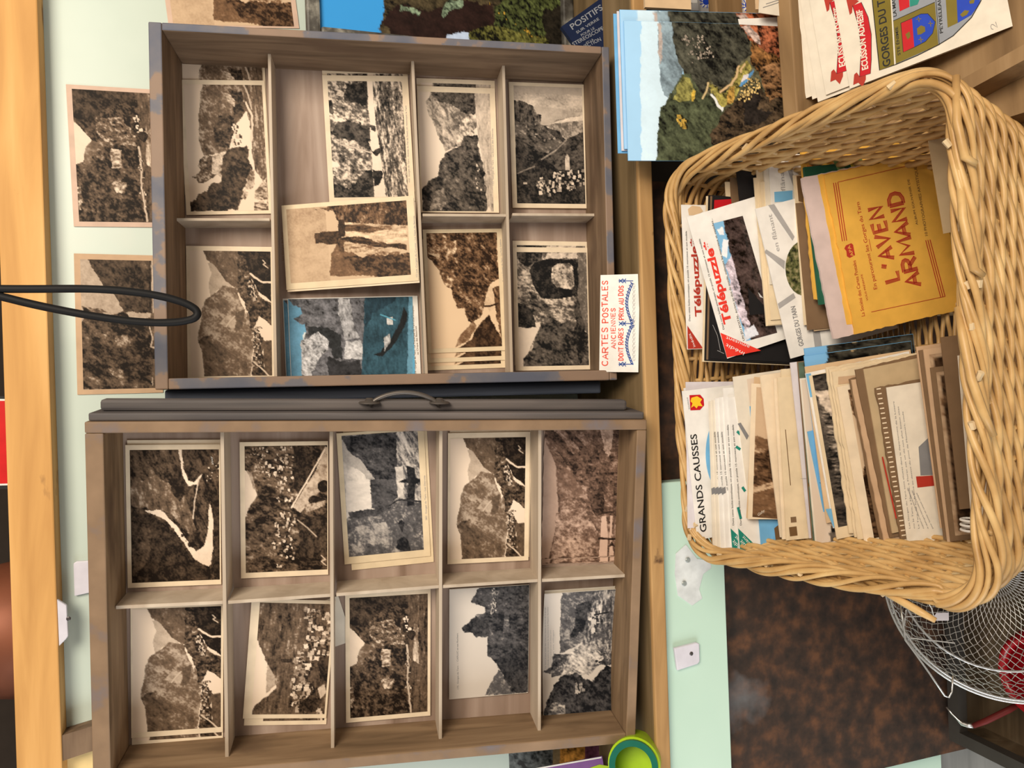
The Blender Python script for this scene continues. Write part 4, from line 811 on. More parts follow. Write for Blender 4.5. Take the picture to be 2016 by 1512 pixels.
c = pcard(D2c(1), *Z7((1345, 640), (1760, 640), (1740, 1285), (1280, 1280)), 'hillside', 'village postcard showing a thin strip below the steep hillside village postcard', G2, inset=(.22, .03, .97, .965))
pcard(D2c(2), *Z7((1345, 625), (1762, 615), (1740, 1258), (1272, 1238)), 'hillside', 'sepia postcard of a clustered village under a steep hill, left drawer', G2, inset=(.10, .03, .975, .965))
# two cards pushed up against the divider
fw = F2.off(FL2-0.004); 
pcard(D2c(1), (657, 1178), (672, 1174), (668, 1240), (656, 1300), None, 'slanted white card edge beside the divider left of the cliff and boats postcard', G2, paper='linen')
pcard(D2c(1), (678, 846), (838, 836), (856, 1105), (690, 1124), None, 'yellowed postcard edge behind the swirling river postcard in the left drawer', G2, paper='pale')
c = pcard(D2c(2), (665, 853), (833, 842), (849, 1093), (676, 1113), 'swirl', 'bluish postcard of a dark ravine and a rock with a heart-shaped shadow, left drawer', G2, paper='pale', inset=(.055, .02, .925, .945))
c.text('caption', '282  Gorges du Tarn - Les Detroits', (841, 1024), (837, 936), 3.6, INK['lav'])
pcard(D2c(2), *Z8((78, 585), (530, 567), (532, 1232), (85, 1273)), 'cliff', 'sepia postcard of boaters below a shady cliff, in the left drawer', G2, inset=(.05, .035, .965, .965))
pcard(D2c(1), (884, 846), (1046, 844), (1042, 1098), (885, 1102), 'valley', 'cream postcard border above the small signed valley postcard in the left drawer', G2)
pcard(D2c(2), (881, 853), (1044, 850), (1040, 1104), (882, 1110), 'valley', 'sepia valley postcard beside the pinkish mirrored river postcard, left drawer', G2, inset=(.03, .04, .945, .965))
c = pcard(D2c(2), *Z8((628, 562), (1052, 543), (1050, 1114), (632, 1146)), 'capluc', 'borderless grey postcard of a jagged rock outcrop under pale sky, left drawer', G2, paper='linen', inset=(.003, .003, .997, .997))
c.text('caption', '175  Gorges du Tarn  -  CAPLUC et ses Rochers', *Z8((680, 1092), (677, 797)), 3.2, INK['grey'])
pcard(D2c(1), (1074, 850), (1250, 850), (1246, 1112), (1070, 1104), 'river', 'deckle-edged postcard showing a ragged strip below the mirrored river postcard', G2, paper='pink', deckle=0.0006, inset=(.004, .004, .996, .996))
pcard(D2c(2), (1069, 841), (1247, 839), (1244, 1101), (1069, 1095), 'river', 'pinkish sepia postcard of boats and trees mirrored in calm water, left drawer', G2, paper='pink', deckle=0.0005, inset=(.004, .004, .996, .996))
pcard(D2c(1), *Z8((1122, 560), (1522, 540), (1512, 1180), (1130, 1210)), None, 'white curled postcard edge above the stone hamlet postcard in the left drawer', G2, paper='linen', bend=0.006)
c = pcard(D2c(2), *Z8((1120, 577), (1524, 550), (1509, 1216), (1128, 1246)), 'riverside', 'curled greyish postcard of a castle rock with stone hamlet and printed text, left drawer', G2, paper='linen', bend=0.007, inset=(.005, .003, .985, .997))
for i, xx in enumerate((1136, 1150, 1164, 1178)):
    c.text('caption', ['Le Tarn, la plus belle des rivieres, coule au fond de la gorge', 'profonde entre les causses de Sauveterre et Mejean, formant', 'un canyon unique en Europe avec ses chateaux ruines', 'et ses villages'][i], *Z8((xx, 970 if i < 3 else 900), (xx-2, 650 if i < 2 else 770)), 2.2, INK['grey'], z=0.0058)

# cards pinned on the mint wall
FW = Frame((0, WALL_Y-0.0012, 0), (0, 0, -1), (-1, 0, 0)); GW = 'postcards on the mint wall'
pcard(FW, *Z1((377, 488), (905, 500), (935, 1290), (415, 1283)), 'cliff', 'sepia boaters postcard on the mint wall, upper one beside the right drawer', GW, paper='pink', inset=(.06, .03, 1.0, .965))
pcard(FW, *Z4((417, 147), (905, 147), (925, 937), (440, 935)), 'lake', 'dark sepia lake cliff postcard on the mint wall behind the wire loop', GW, paper='tan', inset=(.07, .04, .995, .965))
pcard(FW, (316, -118), (573, -125), (581, 52), (326, 55), 'pillar', 'brown-toned rock pillar postcard on the mint wall above the right drawer', GW, paper='pink', inset=(.035, .05, .96, .98))

# ================================================================== OTHER THINGS ON THE SHELF
# hand-lettered price card in front of the right drawer
q = onZ(1258, 636, SHELF_Z+0.0006); lean = math.atan(0.031/0.042)
FC = Frame(q, (0, -math.sin(lean)*1.0, -math.cos(lean)), (-1, 0, 0))
c = Card('price_card', FC, (1181, 539), (1258, 542), (1258, 733), (1181, 732), 0.0006, 'white'); tag(c.o, 'white hand-lettered card with red words and blue garland below the right drawer', 'sign')
c.stroke_text('red_lettering', 'CARTES', (1197, 720), (1196, 644), 11, INK['coral'], 2.0, wob=.05); c.stroke_text('red_lettering', 'POSTALES', (1197, 635), (1196, 552), 11, INK['coral'], 2.0, wob=.05)
c.stroke_text('red_lettering', 'ANCIENNES', (1212, 686), (1211, 606), 8.5, INK['coral'], 1.7, wob=.05)
c.stroke_text('red_lettering', 'DONT RARES', (1227, 709), (1227, 646), 9, INK['coral'], 1.7, wob=.05); c.stroke_text('red_lettering', 'PRIX AU DOS', (1228, 629), (1227, 562), 9, INK['coral'], 1.7, wob=.05)
def sw(y0, y1): return [(1243-10.5*math.sin(math.pi*t), y0+(y1-y0)*t) for t in np.linspace(0, 1, 14)]
g = [sw(558, 636), sw(640, 716)]; g2 = [[(x+3.2, y) for x, y in l] for l in g]
for yy in (553, 637, 717): g2 += [[(1218+ (0 if yy != 637 else 5), yy), (1246, yy)], [(1226, yy-4), (1232, yy+4)], [(1226, yy+4), (1232, yy-4)], [(1219, yy-3), (1225, yy+3)], [(1219, yy+3), (1225, yy-3)]]
g2 += [[(1240, 632), (1247, 629), (1248, 634)], [(1240, 642), (1247, 645), (1248, 640)]]
c.strips('blue_garland', g+g2, 1.6, INK['blue'])
c.strips('blue_leaves', [[(q[0]-1.6, q[1]-2.4), (q[0]+3.6, q[1]+1.6)] for l in g for q in l], 1.7, INK['blue'])
c.strips('scroll_border', [arc(1248, 562+8.5*i, 2.2, 3.6, 0, 320, 8) for i in range(18)], .8, INK['lav'])
# black loop of wire hanging in front
mb = MB(); pts = [(-130, 566), (0, 569), (80, 569), (160, 568), (230, 571), (290, 578), (335, 587), (368, 598), (386, 609), (390, 619), (382, 628), (355, 634), (310, 636), (250, 632), (180, 622), (110, 609), (50, 596), (0, 583), (-60, 572), (-130, 562)]
P3 = np.array([onY(x, y, 0.735) for x, y in pts]); t = np.linspace(0, len(pts)-1, 110)
P3s = np.stack([np.interp(t, np.arange(len(pts)), P3[:, i]) for i in range(3)], 1)
for _ in range(6): P3s[1:-1] = .25*P3s[:-2]+.5*P3s[1:-1]+.25*P3s[2:]
mb.tube(P3s, 0.0034, 10); tag(mb.build('wire_loop', M_BLACK, smooth=True), 'black rubber-coated wire loop hanging down over the golden plank', 'cable')

# framed photograph right of the right drawer
PY = 0.885; tp = onY(603, 60, PY); fz1 = tp[2]; fx0 = 0.392; fx1 = 0.80
pf = empty('framed_photograph', Matrix.Translation((fx0, PY, SHELF_Z))); hh = fz1-SHELF_Z; fw_ = fx1-fx0
tag(pf, 'dark-framed colour photograph of a wooded rock arch and blue sky beside the drawer', 'picture')
M_FRAME = noise_mat('old_dark_frame', [(0.35, (0.03, 0.026, 0.022)), (0.55, (0.09, 0.085, 0.075)), (0.7, (0.30, 0.29, 0.25))], nscale=60, rough=0.4)
z0 = onY(631, 60, PY)[2]-SHELF_Z; ft = hh-z0
for nm, lo, hi in (('top_moulding', (0, -0.008, hh-ft), (fw_, 0.01, hh)), ('bottom_moulding', (0, -0.008, 0), (fw_, 0.01, ft)), ('side_moulding', (0, -0.008, ft), (ft, 0.01, hh-ft)), ('side_moulding', (fw_-ft, -0.008, ft), (fw_, 0.01, hh-ft))):
    slab(nm, lo, hi, M_FRAME, pf, 0.003)
rp = lambda *pts: [tuple(q) for q in pts]
PIC['tree'] = Pic('sepia', [(632, -280), (1205, -270), (1205, 130), (632, 130)], [
    p((.055, .042, .022), .4, 8, .5, 1.5, 10, [(748, 20), (738, 60), (745, 140), (1250, 140), (1250, -300), (760, -300)]),
    p((.022, .010, .008), .15, 8, .5, 2, 8, [(770, 5), (830, 20), (900, 0), (960, 10), (965, 60), (930, 90), (770, 90), (745, 40)]),
    p((.16, .22, .15), .35, 3, .6, 2, 5, [(775, 10), (800, 15), (815, 22), (812, 30), (790, 20), (775, 20)]), p((.16, .22, .15), .35, 3, .6, 2, 5, [(855, 25), (870, -5), (900, 0), (898, 14), (875, 20), (858, 34)]),
    p((.50, .62, .85), .03, 8, 0, 1, 3, [(870, 68), (900, 62), (922, 64), (915, 80), (868, 78)]),
    p((.04, .05, .016), .7, 4, 1.0, 1.5, 6, [(965, 15), (1010, -20), (1100, -10), (1110, 30), (1060, 80), (990, 75), (965, 45)]), p((.07, .07, .018), .7, 4, 1.0, 1.5, 6, [(912, 60), (960, 50), (1000, 60), (1090, 75), (1080, 95), (915, 85)]),
    p((.015, .012, .008), .3, 6, 0, 1, 8, [(1060, 20), (1220, 0), (1220, 140), (1110, 140), (1080, 90)]), ('h', (0, 0, 0), (.45, .28, .04), 14, 4, [(945, 0), (960, -5), (1080, 90), (1040, 90)])], bg=(.045, .33, .80), bgc=.02)
FT = Frame((0, PY-0.001, 0), (0, 0, -1), (-1, 0, 0))
ql = [FT.uv(632, -10), FT.uv(1215, -10)]
xm = lambda x: (-x)
# print fills the frame: local axes x right (screen), y up (screen)
Mp = Matrix(((0, 1, 0, 0), (0, 0, -1, -0.001), (-1, 0, 0, 0), (0, 0, 0, 1)))
sx0 = -z0; sx1 = -ft
def prq(x, y): return proj((fx0+y, PY-.001, SHELF_Z-x))
PIC['tree'].ref = np.array([prq(sx0, fw_-ft), prq(sx1, fw_-ft), prq(sx1, ft), prq(sx0, ft)])
me = grid_mesh('colour_print', 300, 240, [(sx0, fw_-ft), (sx1, fw_-ft), (sx1, ft), (sx0, ft)], PIC['tree'].paint(300, 240))
link('colour_print', me, print_mat(), pf, Mp)
# navy booklet
FB = Frame((0, 0.80, 0.75), (0, -0.06, -1), (-1, 0, 0))
c = Card('navy_booklet', FB, (1103, 52), (1206, -18), (1262, 57), (1160, 126), 0.006, 'navy'); tag(c.o, 'navy booklet with pale spaced capitals behind the lower right corner of the right drawer', 'booklet')
for tx, A, B, h in (('POSITIFS', (1127, 59), (1188, 18), 11), ('SUR VERRE', (1136, 67), (1180, 39), 5), ('POUR LE', (1145, 72), (1171, 57), 4.5), ('STEREOSCOPE', (1129, 91), (1189, 58), 7), ('ET LA', (1155, 87), (1169, 79), 4), ('PROJECTION', (1135, 103), (1184, 80), 7)):
    c.text('lettering', tx, A, B, h, INK['silver'], bold=0.012)
# colour prints stacked against the shelf edge
GS = 'large colour prints leaning on the shelf edge'
tq = onY(1216, 170, 0.690); bq = onY(1560, 180, 0.655); FSt = Frame(tq, bq-tq, (-1, 0, 0))
PIC['canyon'] = Pic('sepia', Z(1180, 0, .2248)((180, 165), (1690, 245), (1745, 1440), (280, 1385)), [])
zc = Z(1180, 0, .2248)
PIC['canyon'].ops = [
    p((.09, .085, .05), .3, 6, .8, 2, 4, zc((610, 100), (640, 450), (735, 640), (600, 850), (540, 940), (525, 1200), (520, 1600), (1900, 1600), (1900, 100))),
    p((.60, .78, .92), .02, 30, 0, 1, 3, zc((330, 100), (520, 100), (620, 900), (560, 1500), (400, 1500), (350, 700))),
    p((.22, .30, .36), .14, 10, .9, 3, 3, zc((484, 180), (500, 480), (520, 660), (562, 830), (600, 850), (715, 660), (740, 560), (640, 180))),
    p((.42, .36, .34), .1, 8, 1.2, 3, 3, zc((482, 190), (500, 470), (520, 560), (535, 480), (510, 190))),
    p((.048, .048, .036), .4, 6, .8, 2.2, 4, zc((600, 180), (640, 450), (690, 560), (745, 640), (900, 850), (960, 700), (1100, 810), (1230, 560), (1330, 500), (1290, 180))),
    ('h', (0, 0, 0), (.40, .34, .28), 50, 4, zc((680, 300), (900, 300), (1000, 500), (800, 560))),
    p((.060, .072, .040), .34, 7, .9, 2, 4, zc((715, 655), (600, 840), (545, 935), (535, 1000), (522, 1150), (520, 1500), (1150, 1500), (1090, 980), (960, 840), (880, 800), (790, 650))),
    p((.19, .18, .055), .4, 6, .9, 2, 5, zc((720, 660), (770, 670), (820, 780), (830, 850), (700, 900), (640, 860))), p((.55, .38, .06), .2, 5, 0, 1, 3, zc((812, 780), (840, 790), (832, 890), (808, 880))),
    ('h', (0, 0, 0), (.55, .36, .07), 14, 7, zc((680, 990), (760, 1060), (760, 1130), (690, 1080))),
    p((.055, .037, .022), .5, 6, .5, 1.6, 6, zc((1090, 980), (1250, 850), (1420, 800), (1500, 900), (1760, 800), (1760, 1500), (1100, 1500), (980, 1180))),
    p((.018, .014, .012), .3, 6, .5, 1.6, 6, zc((1260, 900), (1400, 820), (1430, 900), (1400, 960), (1540, 1010), (1420, 1100), (1290, 1100))),
    p((.26, .23, .06), .45, 6, .8, 1.6, 5, zc((950, 720), (1100, 820), (1210, 620), (1300, 540), (1330, 620), (1230, 780), (1170, 920), (1080, 950), (1000, 850))), p((.50, .30, .07), .25, 5, .8, 1.4, 4, zc((1130, 790), (1190, 760), (1180, 910), (1120, 930), (1110, 850))),
    p((.16, .075, .025), .6, 5, .9, 1.6, 5, zc((1330, 330), (1760, 250), (1760, 900), (1470, 860), (1400, 640), (1320, 560))), p((.24, .075, .035), .55, 5, .9, 1.6, 5, zc((1225, 220), (1760, 220), (1760, 420), (1580, 520), (1400, 430), (1290, 330))),
    p((.52, .40, .36), .3, 4, .5, 2, 4, zc((1230, 240), (1300, 240), (1400, 330), (1420, 420), (1300, 320))), p((.19, .10, .045), .5, 5, .2, 2, 5, zc((1400, 600), (1600, 560), (1720, 800), (1500, 900), (1430, 760))),
    ('l', (.62, .44, .24), 3, zc((1060, 810), (1150, 750), (1195, 680), (1220, 590))), ('l', (.62, .44, .24), 2.4, zc((1235, 640), (1270, 570))), ('l', (.58, .45, .24), 2.4, zc((905, 860), (935, 800), (950, 730))),
    ('l', (.80, .84, .86), 3, zc((975, 830), (1010, 870), (1040, 930), (1080, 965))), p((.80, .84, .86), .02, 5, 0, 1, 1, zc((1055, 945), (1095, 945), (1080, 985))),
    p((.10, .28, .55), .1, 5, 0, 1, 1.5, zc((1225, 770), (1240, 735), (1340, 640), (1358, 625), (1355, 650), (1300, 720), (1250, 765))), p((.72, .70, .74), .05, 5, 0, 1, 1.5, zc((1238, 735), (1262, 670), (1308, 655), (1300, 700), (1250, 728))),
    ('h', (0, 0, 0), (.75, .55, .22), 40, 4.5, zc((1300, 700), (1400, 700), (1430, 860), (1280, 900), (1200, 880)))]
PIC['canyon'].bg = (.36, .62, .90); PIC['canyon'].bgc = .05
for k, (dx, dy, pp, th, lab) in enumerate((( -20, -14, 'blue', .0016, 'blue-edged colour print at the very back of the stack leaning on the shelf edge'), (-13, -19, 'lilac', .0016, 'pale-edged colour print second from the back of the leaning stack'), (-8, -22, 'blue', .003, 'colour print with blue sky edge just behind the front one of the leaning stack'))):
    c = Card('colour_print', FSt.off(.0078-.0026*k), (1221+dx, 36+dy), (1556+dx, 54+dy), (1568+dx, 320+dy), (1243+dx, 312+dy), .0012, pp); tag(c.o, lab, 'print', GS)
    if k == 2: c.picture(PIC['canyon'], (.002, .002, .998, .998), res=3)
c = Card('colour_print', FSt, (1221, 36), (1556, 54), (1568, 322), (1243, 312), .0008, 'blue'); tag(c.o, 'large colour print of a wooded canyon with a blue river, front of the leaning stack', 'print', GS)
c.picture(PIC['canyon'], (.001, .001, .999, .999))
c.poly('white_label', zc((1213, 168), (1580, 150), (1582, 232), (1222, 215)), PAPERS['white'])

# ================================================================== WICKER BASKET
B_O = np.array([0.2001, 0.671, 0.7109]); BU = np.array([-0.9996, -0.0237, -0.0164]); BU /= np.linalg.norm(BU)
BV = np.array([0.0327, -0.9675, -0.2508]); BV -= BU*(BU@BV); BV /= np.linalg.norm(BV); BN = np.cross(BU, BV)
BW, BD, BH = 0.370, 0.276, 0.197
def axes_mat(o, x, y, z):
    M = Matrix.Identity(4)
    for i in range(3): M[i][0] = x[i]; M[i][1] = y[i]; M[i][2] = z[i]; M[i][3] = o[i]
    return M
def rrect(w_, d_, inset, r, n):
    """rounded rectangle outline with outward normals, n samples by arc length"""
    x0, x1, y0, y1 = inset, w_-inset, inset, d_-inset; P = []
    for cx_, cy_, a0 in ((x1-r, y1-r, 0), (x0+r, y1-r, 90), (x0+r, y0+r, 180), (x1-r, y0+r, 270)):
        for i in range(13): a = math.radians(a0+90*i/12); P.append((cx_+r*math.cos(a), cy_+r*math.sin(a)))
    P = np.array(P+[P[0]]); seg = np.linalg.norm(np.diff(P, axis=0), axis=1); cs = np.concatenate([[0], np.cumsum(seg)])
    s = np.linspace(0, cs[-1], n, endpoint=False); Q = np.stack([np.interp(s, cs, P[:, i]) for i in range(2)], 1)
    T = np.roll(Q, -1, 0)-np.roll(Q, 1, 0); T /= np.linalg.norm(T, axis=1, keepdims=True)
    return Q, np.stack([T[:, 1], -T[:, 0]], 1), s, cs[-1]
bk = empty('wicker_basket', axes_mat(B_O-BN*BH, BU, BV, BN)); tag(bk, 'golden wicker basket crammed with upright postcards, right of the shelf', 'basket')
mb = MB(); NS = 56; rows = 38; rr_ = random.Random(5)
for k in range(rows):
    t = k/(rows-1); z = 0.004+t*(BH-0.012); ins = 0.020*(1-t)
    Q, Nn, s, Ltot = rrect(BW, BD, ins, 0.030, NS*7)
    ph = s/Ltot*NS/2*2*math.pi*0.5+k*math.pi/2+rr_.uniform(-.2, .2)
    disp = 0.0036*np.sin(ph); zz = z+0.0006*np.sin(s*37+k*2.1)
    pts = np.concatenate([Q+Nn*disp[:, None], zz[:, None]], 1)
    mb.tube(pts, 0.0025+rr_.uniform(-.0003, .0003), 6, closed=True)
Q0, N0, s0, _ = rrect(BW, BD, 0.020, 0.030, NS); Q1, N1, _, _ = rrect(BW, BD, 0.0, 0.030, NS)
for i in range(NS): mb.tube([(*Q0[i], 0.0), (*((Q0[i]+Q1[i])/2), BH/2), (*Q1[i], BH-0.002)], 0.0021, 6)
mb.build('woven_side', M_WICK, bk, smooth=True)
mb = MB()
for k in range(40):
    y = 0.026+k*(BD-0.052)/39; x = np.linspace(0.022, BW-0.022, 90)
    mb.tube(np.stack([x, np.full_like(x, y), 0.004+0.002*np.sin(x*150+k*math.pi)], 1), 0.0021, 6)
for k in range(9): mb.tube([(0.035+k*0.0375, 0.02, 0.004), (0.035+k*0.0375, BD-0.02, 0.004)], 0.003, 6)
mb.build('woven_base', M_WICK, bk, smooth=True)
mb = MB(); Q, Nn, s, Ltot = rrect(BW, BD, 0.0, 0.034, 520)
for j in range(9):
    nt_ = 7; a = 2*math.pi*(s/Ltot*nt_+j/9)+0.35*np.sin(s*29+j*1.7); R_ = 0.0058+0.0022*np.sin(s*23+j)
    off = Nn*(R_*np.cos(a))[:, None]
    pts = np.concatenate([Q+off, (BH+0.0010+0.0062*np.sin(a))[:, None]], 1)
    mb.tube(pts, 0.0023+0.0004*np.sin(s*31+j*2), 6, closed=True)
mb.build('braided_rim', M_WICK, bk, smooth=True)
binv = bk.matrix_world.inverted() if False else axes_mat(B_O-BN*BH, BU, BV, BN).inverted()
def inb(pw): return tuple(binv @ Vector(pw))
def rimpt(px, py, lift): return inb(hit(px, py, B_O+BN*lift, BN))
for rod in ((((1886, 606), .004), ((1895, 660), .010), ((1912, 745), .013), ((1935, 810), .011), ((1957, 858), .004)), (((1700, 1140), .0), ((1760, 1175), .004), ((1810, 1204), .006), ((1842, 1222), .003)),
            (((1882, 150), .004), ((1884, 240), .009), ((1900, 310), .010), ((1922, 322), .004)), (((1888, 330), .004), ((1896, 430), .010), ((1918, 530), .010), ((1936, 542), .003))):
    mb = MB(); mb.tube([rimpt(*q, l) for q, l in rod], [0.0026]+[0.003]*(len(rod)-2)+[0.0021], 7); mb.build('loose_rod', M_WICK, bk, smooth=True)
M_TIP = plain('pale_cut_rod', (0.60, 0.46, 0.28), 0.6)
r3 = random.Random(8)
for i in range(20):
    j = r3.randrange(520); q = Q[j]; n_ = Nn[j]; u_ = r3.uniform(-.006, .006); z_ = BH+r3.uniform(.002, .0085); tt = np.array([-n_[1], n_[0]])
    c0 = np.array([*(q+n_*u_), z_]); dr = np.array([*(tt*.005+n_*r3.uniform(-.004, .004)), r3.uniform(-.001, .0035)])
    mb = MB(); mb.tube([c0, c0+dr], [0.0020, 0.0023], 6); mb.build('cut_rod_end', M_TIP, bk)

# ------------------------------------------------------------------ contents of the basket
GA, GB = 'cards and booklets in the right half of the basket', 'cards and booklets in the left half of the basket'
def bcard(name, label, cat, group, tl, bl, h, paper='cream', thick=0.0006, Y=None, lean=None, deckle=0, dY=0.0, lift=0.002):
    mx, my = (tl[0]+bl[0])/2, (tl[1]+bl[1])/2
    r = ray(tl[0], tl[1])*0.5+ray(bl[0], bl[1])*0.5; rat = -r[2]/r[1]
    if Y is None:
        Y = 0.60
        for _ in range(4):
            L = math.radians(4+max(0, (0.655-Y))*110) if lean is None else math.radians(lean)
            Y = (1.10-.551+.1844-lift-h*math.cos(L)+.259*h*math.sin(L))/(rat+.259)
            Y = min(Y, 0.657-(min(tl[0], bl[0])-1340)*0.00024) if group != GA else min(0.70-(tl[0]-1160)*0.00024, 0.657-(tl[0]-1340)*0.00024) if tl[0] < 1800 else Y
    L = math.radians(4+max(0, (0.655-Y))*110) if lean is None else math.radians(lean)
    Y += dY
    A = onY(*tl, Y); Bp = onY(*bl, Y); e = Bp-A; e /= np.linalg.norm(e)
    dn = np.array([0, -math.sin(L), -math.cos(L)]); dn -= e*(dn@e); dn /= np.linalg.norm(dn)
    fr = Frame(A, dn, e); h2 = h
    c = Card(name, fr, tl, proj(A+dn*h2), proj(Bp+dn*h2), bl, thick, paper, deckle=deckle)
    tag(c.o, label, cat, group); c.Y = Y
    return c
def sq(c, x0, y0, x1, y1): return c.rel([(x0, y0), (x1, y0), (x1, y1), (x0, y1)])
PIC['darkview'] = Pic('sepia', [(0, 0), (100, 0), (100, 200), (0, 200)], [p((.03, .028, .022), .6, 8, .5, 1.5, 4, [(20, -5), (110, -5), (110, 205), (26, 205), (16, 120)]), ('h', (0, 0, 0), (.30, .22, .12), 24, 4, [(30, 0), (100, 0), (100, 200), (40, 200)])], bg=(.20, .46, .78))
PIC['rockview'] = Pic('grey', [(0, 0), (100, 0), (100, 200), (0, 200)], [p(.3, .35, 6, .5, 1.6, 4, [(22, -5), (110, -5), (110, 205), (10, 205), (30, 120), (18, 60)]), p(.1, .1, 6, .5, 1.6, 6, [(40, 40), (80, 60), (100, 200), (60, 160)])], bg=.85)
PIC['autumn'] = Pic('sepia', [(0, 0), (100, 0), (100, 200), (0, 200)], [p((.14, .09, .03), .7, 6, .5, 1.5, 3, [(5, -5), (110, -5), (110, 205), (8, 205)]), ('h', (0, 0, 0), (.45, .25, .06), 40, 4, [(0, 0), (60, 0), (60, 200), (0, 200)])], bg=(.10, .14, .10))
PIC['darkbrown'] = Pic('warm', [(0, 0), (100, 0), (100, 200), (0, 200)], [p(.10, .1, 8, .5, 2, 3, [(5, 5), (110, 5), (110, 195), (5, 195)])], bg=.65)
c = bcard('puzzle_envelope', 'white picture puzzle envelope with dark red lettering at the back right of the basket', 'puzzle', GA, (1341, 403), (1353, 688), .12, 'white')
c.text('lettering', 'Télépuzzle*', (1381, 623), (1371, 470), 13, INK['dred'], bold=.03); c.text('small_print', 'Dans cette boîte-enveloppe, un puzzle 15 morceaux et son modèle', (1359, 632), (1352, 455), 3.4, INK['black'])
c.poly('corner_flash', [(1353, 641), (1384, 686), (1354, 687)], INK['dred']); c.text('lettering', 'inédit', (1369, 682), (1359, 656), 5, INK['white']); c.poly('pale_figure', [(1354, 412), (1362, 405), (1378, 407), (1384, 416), (1372, 424), (1356, 424)], PAPERS['peach'])
stk = [('pale', 1385, 386, 712), ('black', 1389, 384, 710), ('brown', 1393, 386, 708), ('black', 1397, 384, 709), ('black', 1401, 386, 706)]
for i, (pp, x, y0, y1) in enumerate(stk):
    c = bcard('scuffed_card', ['pale-edged card at the back of the dark scuffed bundle', 'black scuffed card second from the back of the dark bundle', 'brown card in the middle of the dark scuffed bundle', 'black scuffed card second from the front of the dark bundle', 'black scuffed card with red top at the front of the dark bundle'][i], 'card', GA, (x+6, y0), (x-2, y1), .115, pp, .0012)
c.poly('red_patch', [(1406, 394), (1440, 392), (1440, 415), (1405, 417)], INK['scarlet']); c.strips('scuffs', [[(1403, 640), (1412, 660), (1418, 690)], [(1404, 560), (1408, 600)], [(1412, 690), (1425, 696)]], .8, INK['lav'])
c = bcard('puzzle_envelope', 'white picture puzzle envelope with bold red lettering tilted across the dark bundle', 'puzzle', GA, (1352, 428), (1432, 706), .088, 'white', Y=.637, lean=9, lift=.03)
PIC['puzzle'] = Pic('sepia', [(1403, 440), (1470, 420), (1540, 660), (1470, 672)], [p((.045, .03, .028), .5, 7, .5, 1.5, 4, [(1424, 430), (1480, 415), (1560, 660), (1485, 690), (1474, 640), (1462, 600), (1446, 540), (1436, 480)]), p((.55, .48, .56), .3, 5, .5, 1.4, 4, [(1428, 520), (1442, 500), (1462, 580), (1480, 640), (1470, 660), (1446, 590)]), p((.85, .88, .95), .03, 5, 0, 1, 3, [(1410, 452), (1424, 445), (1426, 460), (1415, 462)]), p((.85, .88, .95), .03, 5, 0, 1, 3, [(1424, 470), (1436, 472), (1432, 505), (1420, 500)]), p((.75, .78, .88), .05, 5, 0, 1, 3, [(1466, 650), (1490, 640), (1500, 662), (1470, 670)])], bg=(.22, .48, .75))
q = [tuple(c.loc(*v)) for v in ((1404, 440), (1462, 425), (1530, 655), (1468, 672))]
me = grid_mesh('picture', 60, 150, q, PIC['puzzle'].paint(60, 150)); link('picture', me, print_mat('gloss_photo', .12, .5), c.o, Matrix.Translation((0, 0, .0002)))
c.text('lettering', 'Télépuzzle*', (1440, 635), (1399, 473), 16, INK['red'], bold=.035); c.text('small_print', 'Dans cette boîte-enveloppe, un puzzle 15 morceaux et son modèle', (1426, 648), (1378, 470), 3.6, INK['black'])
c.text('small_print', 'UN JEU POSTAL, écrivez au dos du puzzle, mélangez les morceaux et expédiez...', (1466, 670), (1402, 430), 4.2, INK['black'])
c.poly('corner_flash', [(1418, 655), (1498, 690), (1459, 698), (1431, 704)], INK['red']); c.text('lettering', 'inédit', (1466, 694), (1430, 676), 6.5, INK['white']); c.text('lettering', 'amusant', (1476, 681), (1430, 662), 6, INK['white'])
c = bcard('puzzle_envelope', 'green-cornered puzzle envelope peeping out below the tilted red-lettered one', 'puzzle', GA, (1400, 520), (1452, 712), .10, 'white', Y=.6415, lean=8.5, lift=.03)
c.poly('corner_flash', [(1470, 700), (1500, 688), (1520, 696), (1476, 708)], INK['teal'])
bcard('postcard', 'cream postcard edge just left of the torn black cover in the basket', 'postcard', GA, (1428, 358), (1446, 655), .12, 'pale', .0015, dY=.005)
bcard('postcard', 'dark-edged postcard between the red patch and the torn black cover', 'postcard', GA, (1438, 350), (1452, 650), .12, 'brown', .0015, dY=.005)
c = bcard('black_cover', 'torn black cover with a pale ragged opening in the middle of the basket', 'cover', GA, (1450, 336), (1477, 620), .12, 'black', .001, deckle=.0004)
c.poly('pale_opening', [(1487, 415), (1500, 420), (1512, 590), (1496, 585), (1484, 555), (1476, 500), (1473, 470), (1480, 432)], PAPERS['grey'])
for i, (tl, bl, lab) in enumerate((((1488, 317), (1512, 640), 'cream framed print standing tallest behind the grey-banded leaflets'), ((1484, 350), (1509, 642), 'cream print with dark inner frame behind the grey-banded leaflets'), ((1497, 358), (1518, 630), 'cream card tight behind the grey-banded leaflet, right half of the basket'))):
    c = bcard('mounted_print', lab, 'print', GA, tl, bl, .12, 'pale', .0014)
    c.poly('dark_print', sq(c, .08, .04, .95, .96), INK['brown'], local=True)
c = bcard('leaflet', 'white leaflet edge between the framed prints and the upper grey-banded leaflet', 'leaflet', GA, (1503, 306), (1516, 560), .12, 'linen', .002)
c = bcard('leaflet', 'upper white leaflet with grey band and sky blue patch in the basket', 'leaflet', GA, (1513, 304), (1528, 560), .118, 'white', .001)
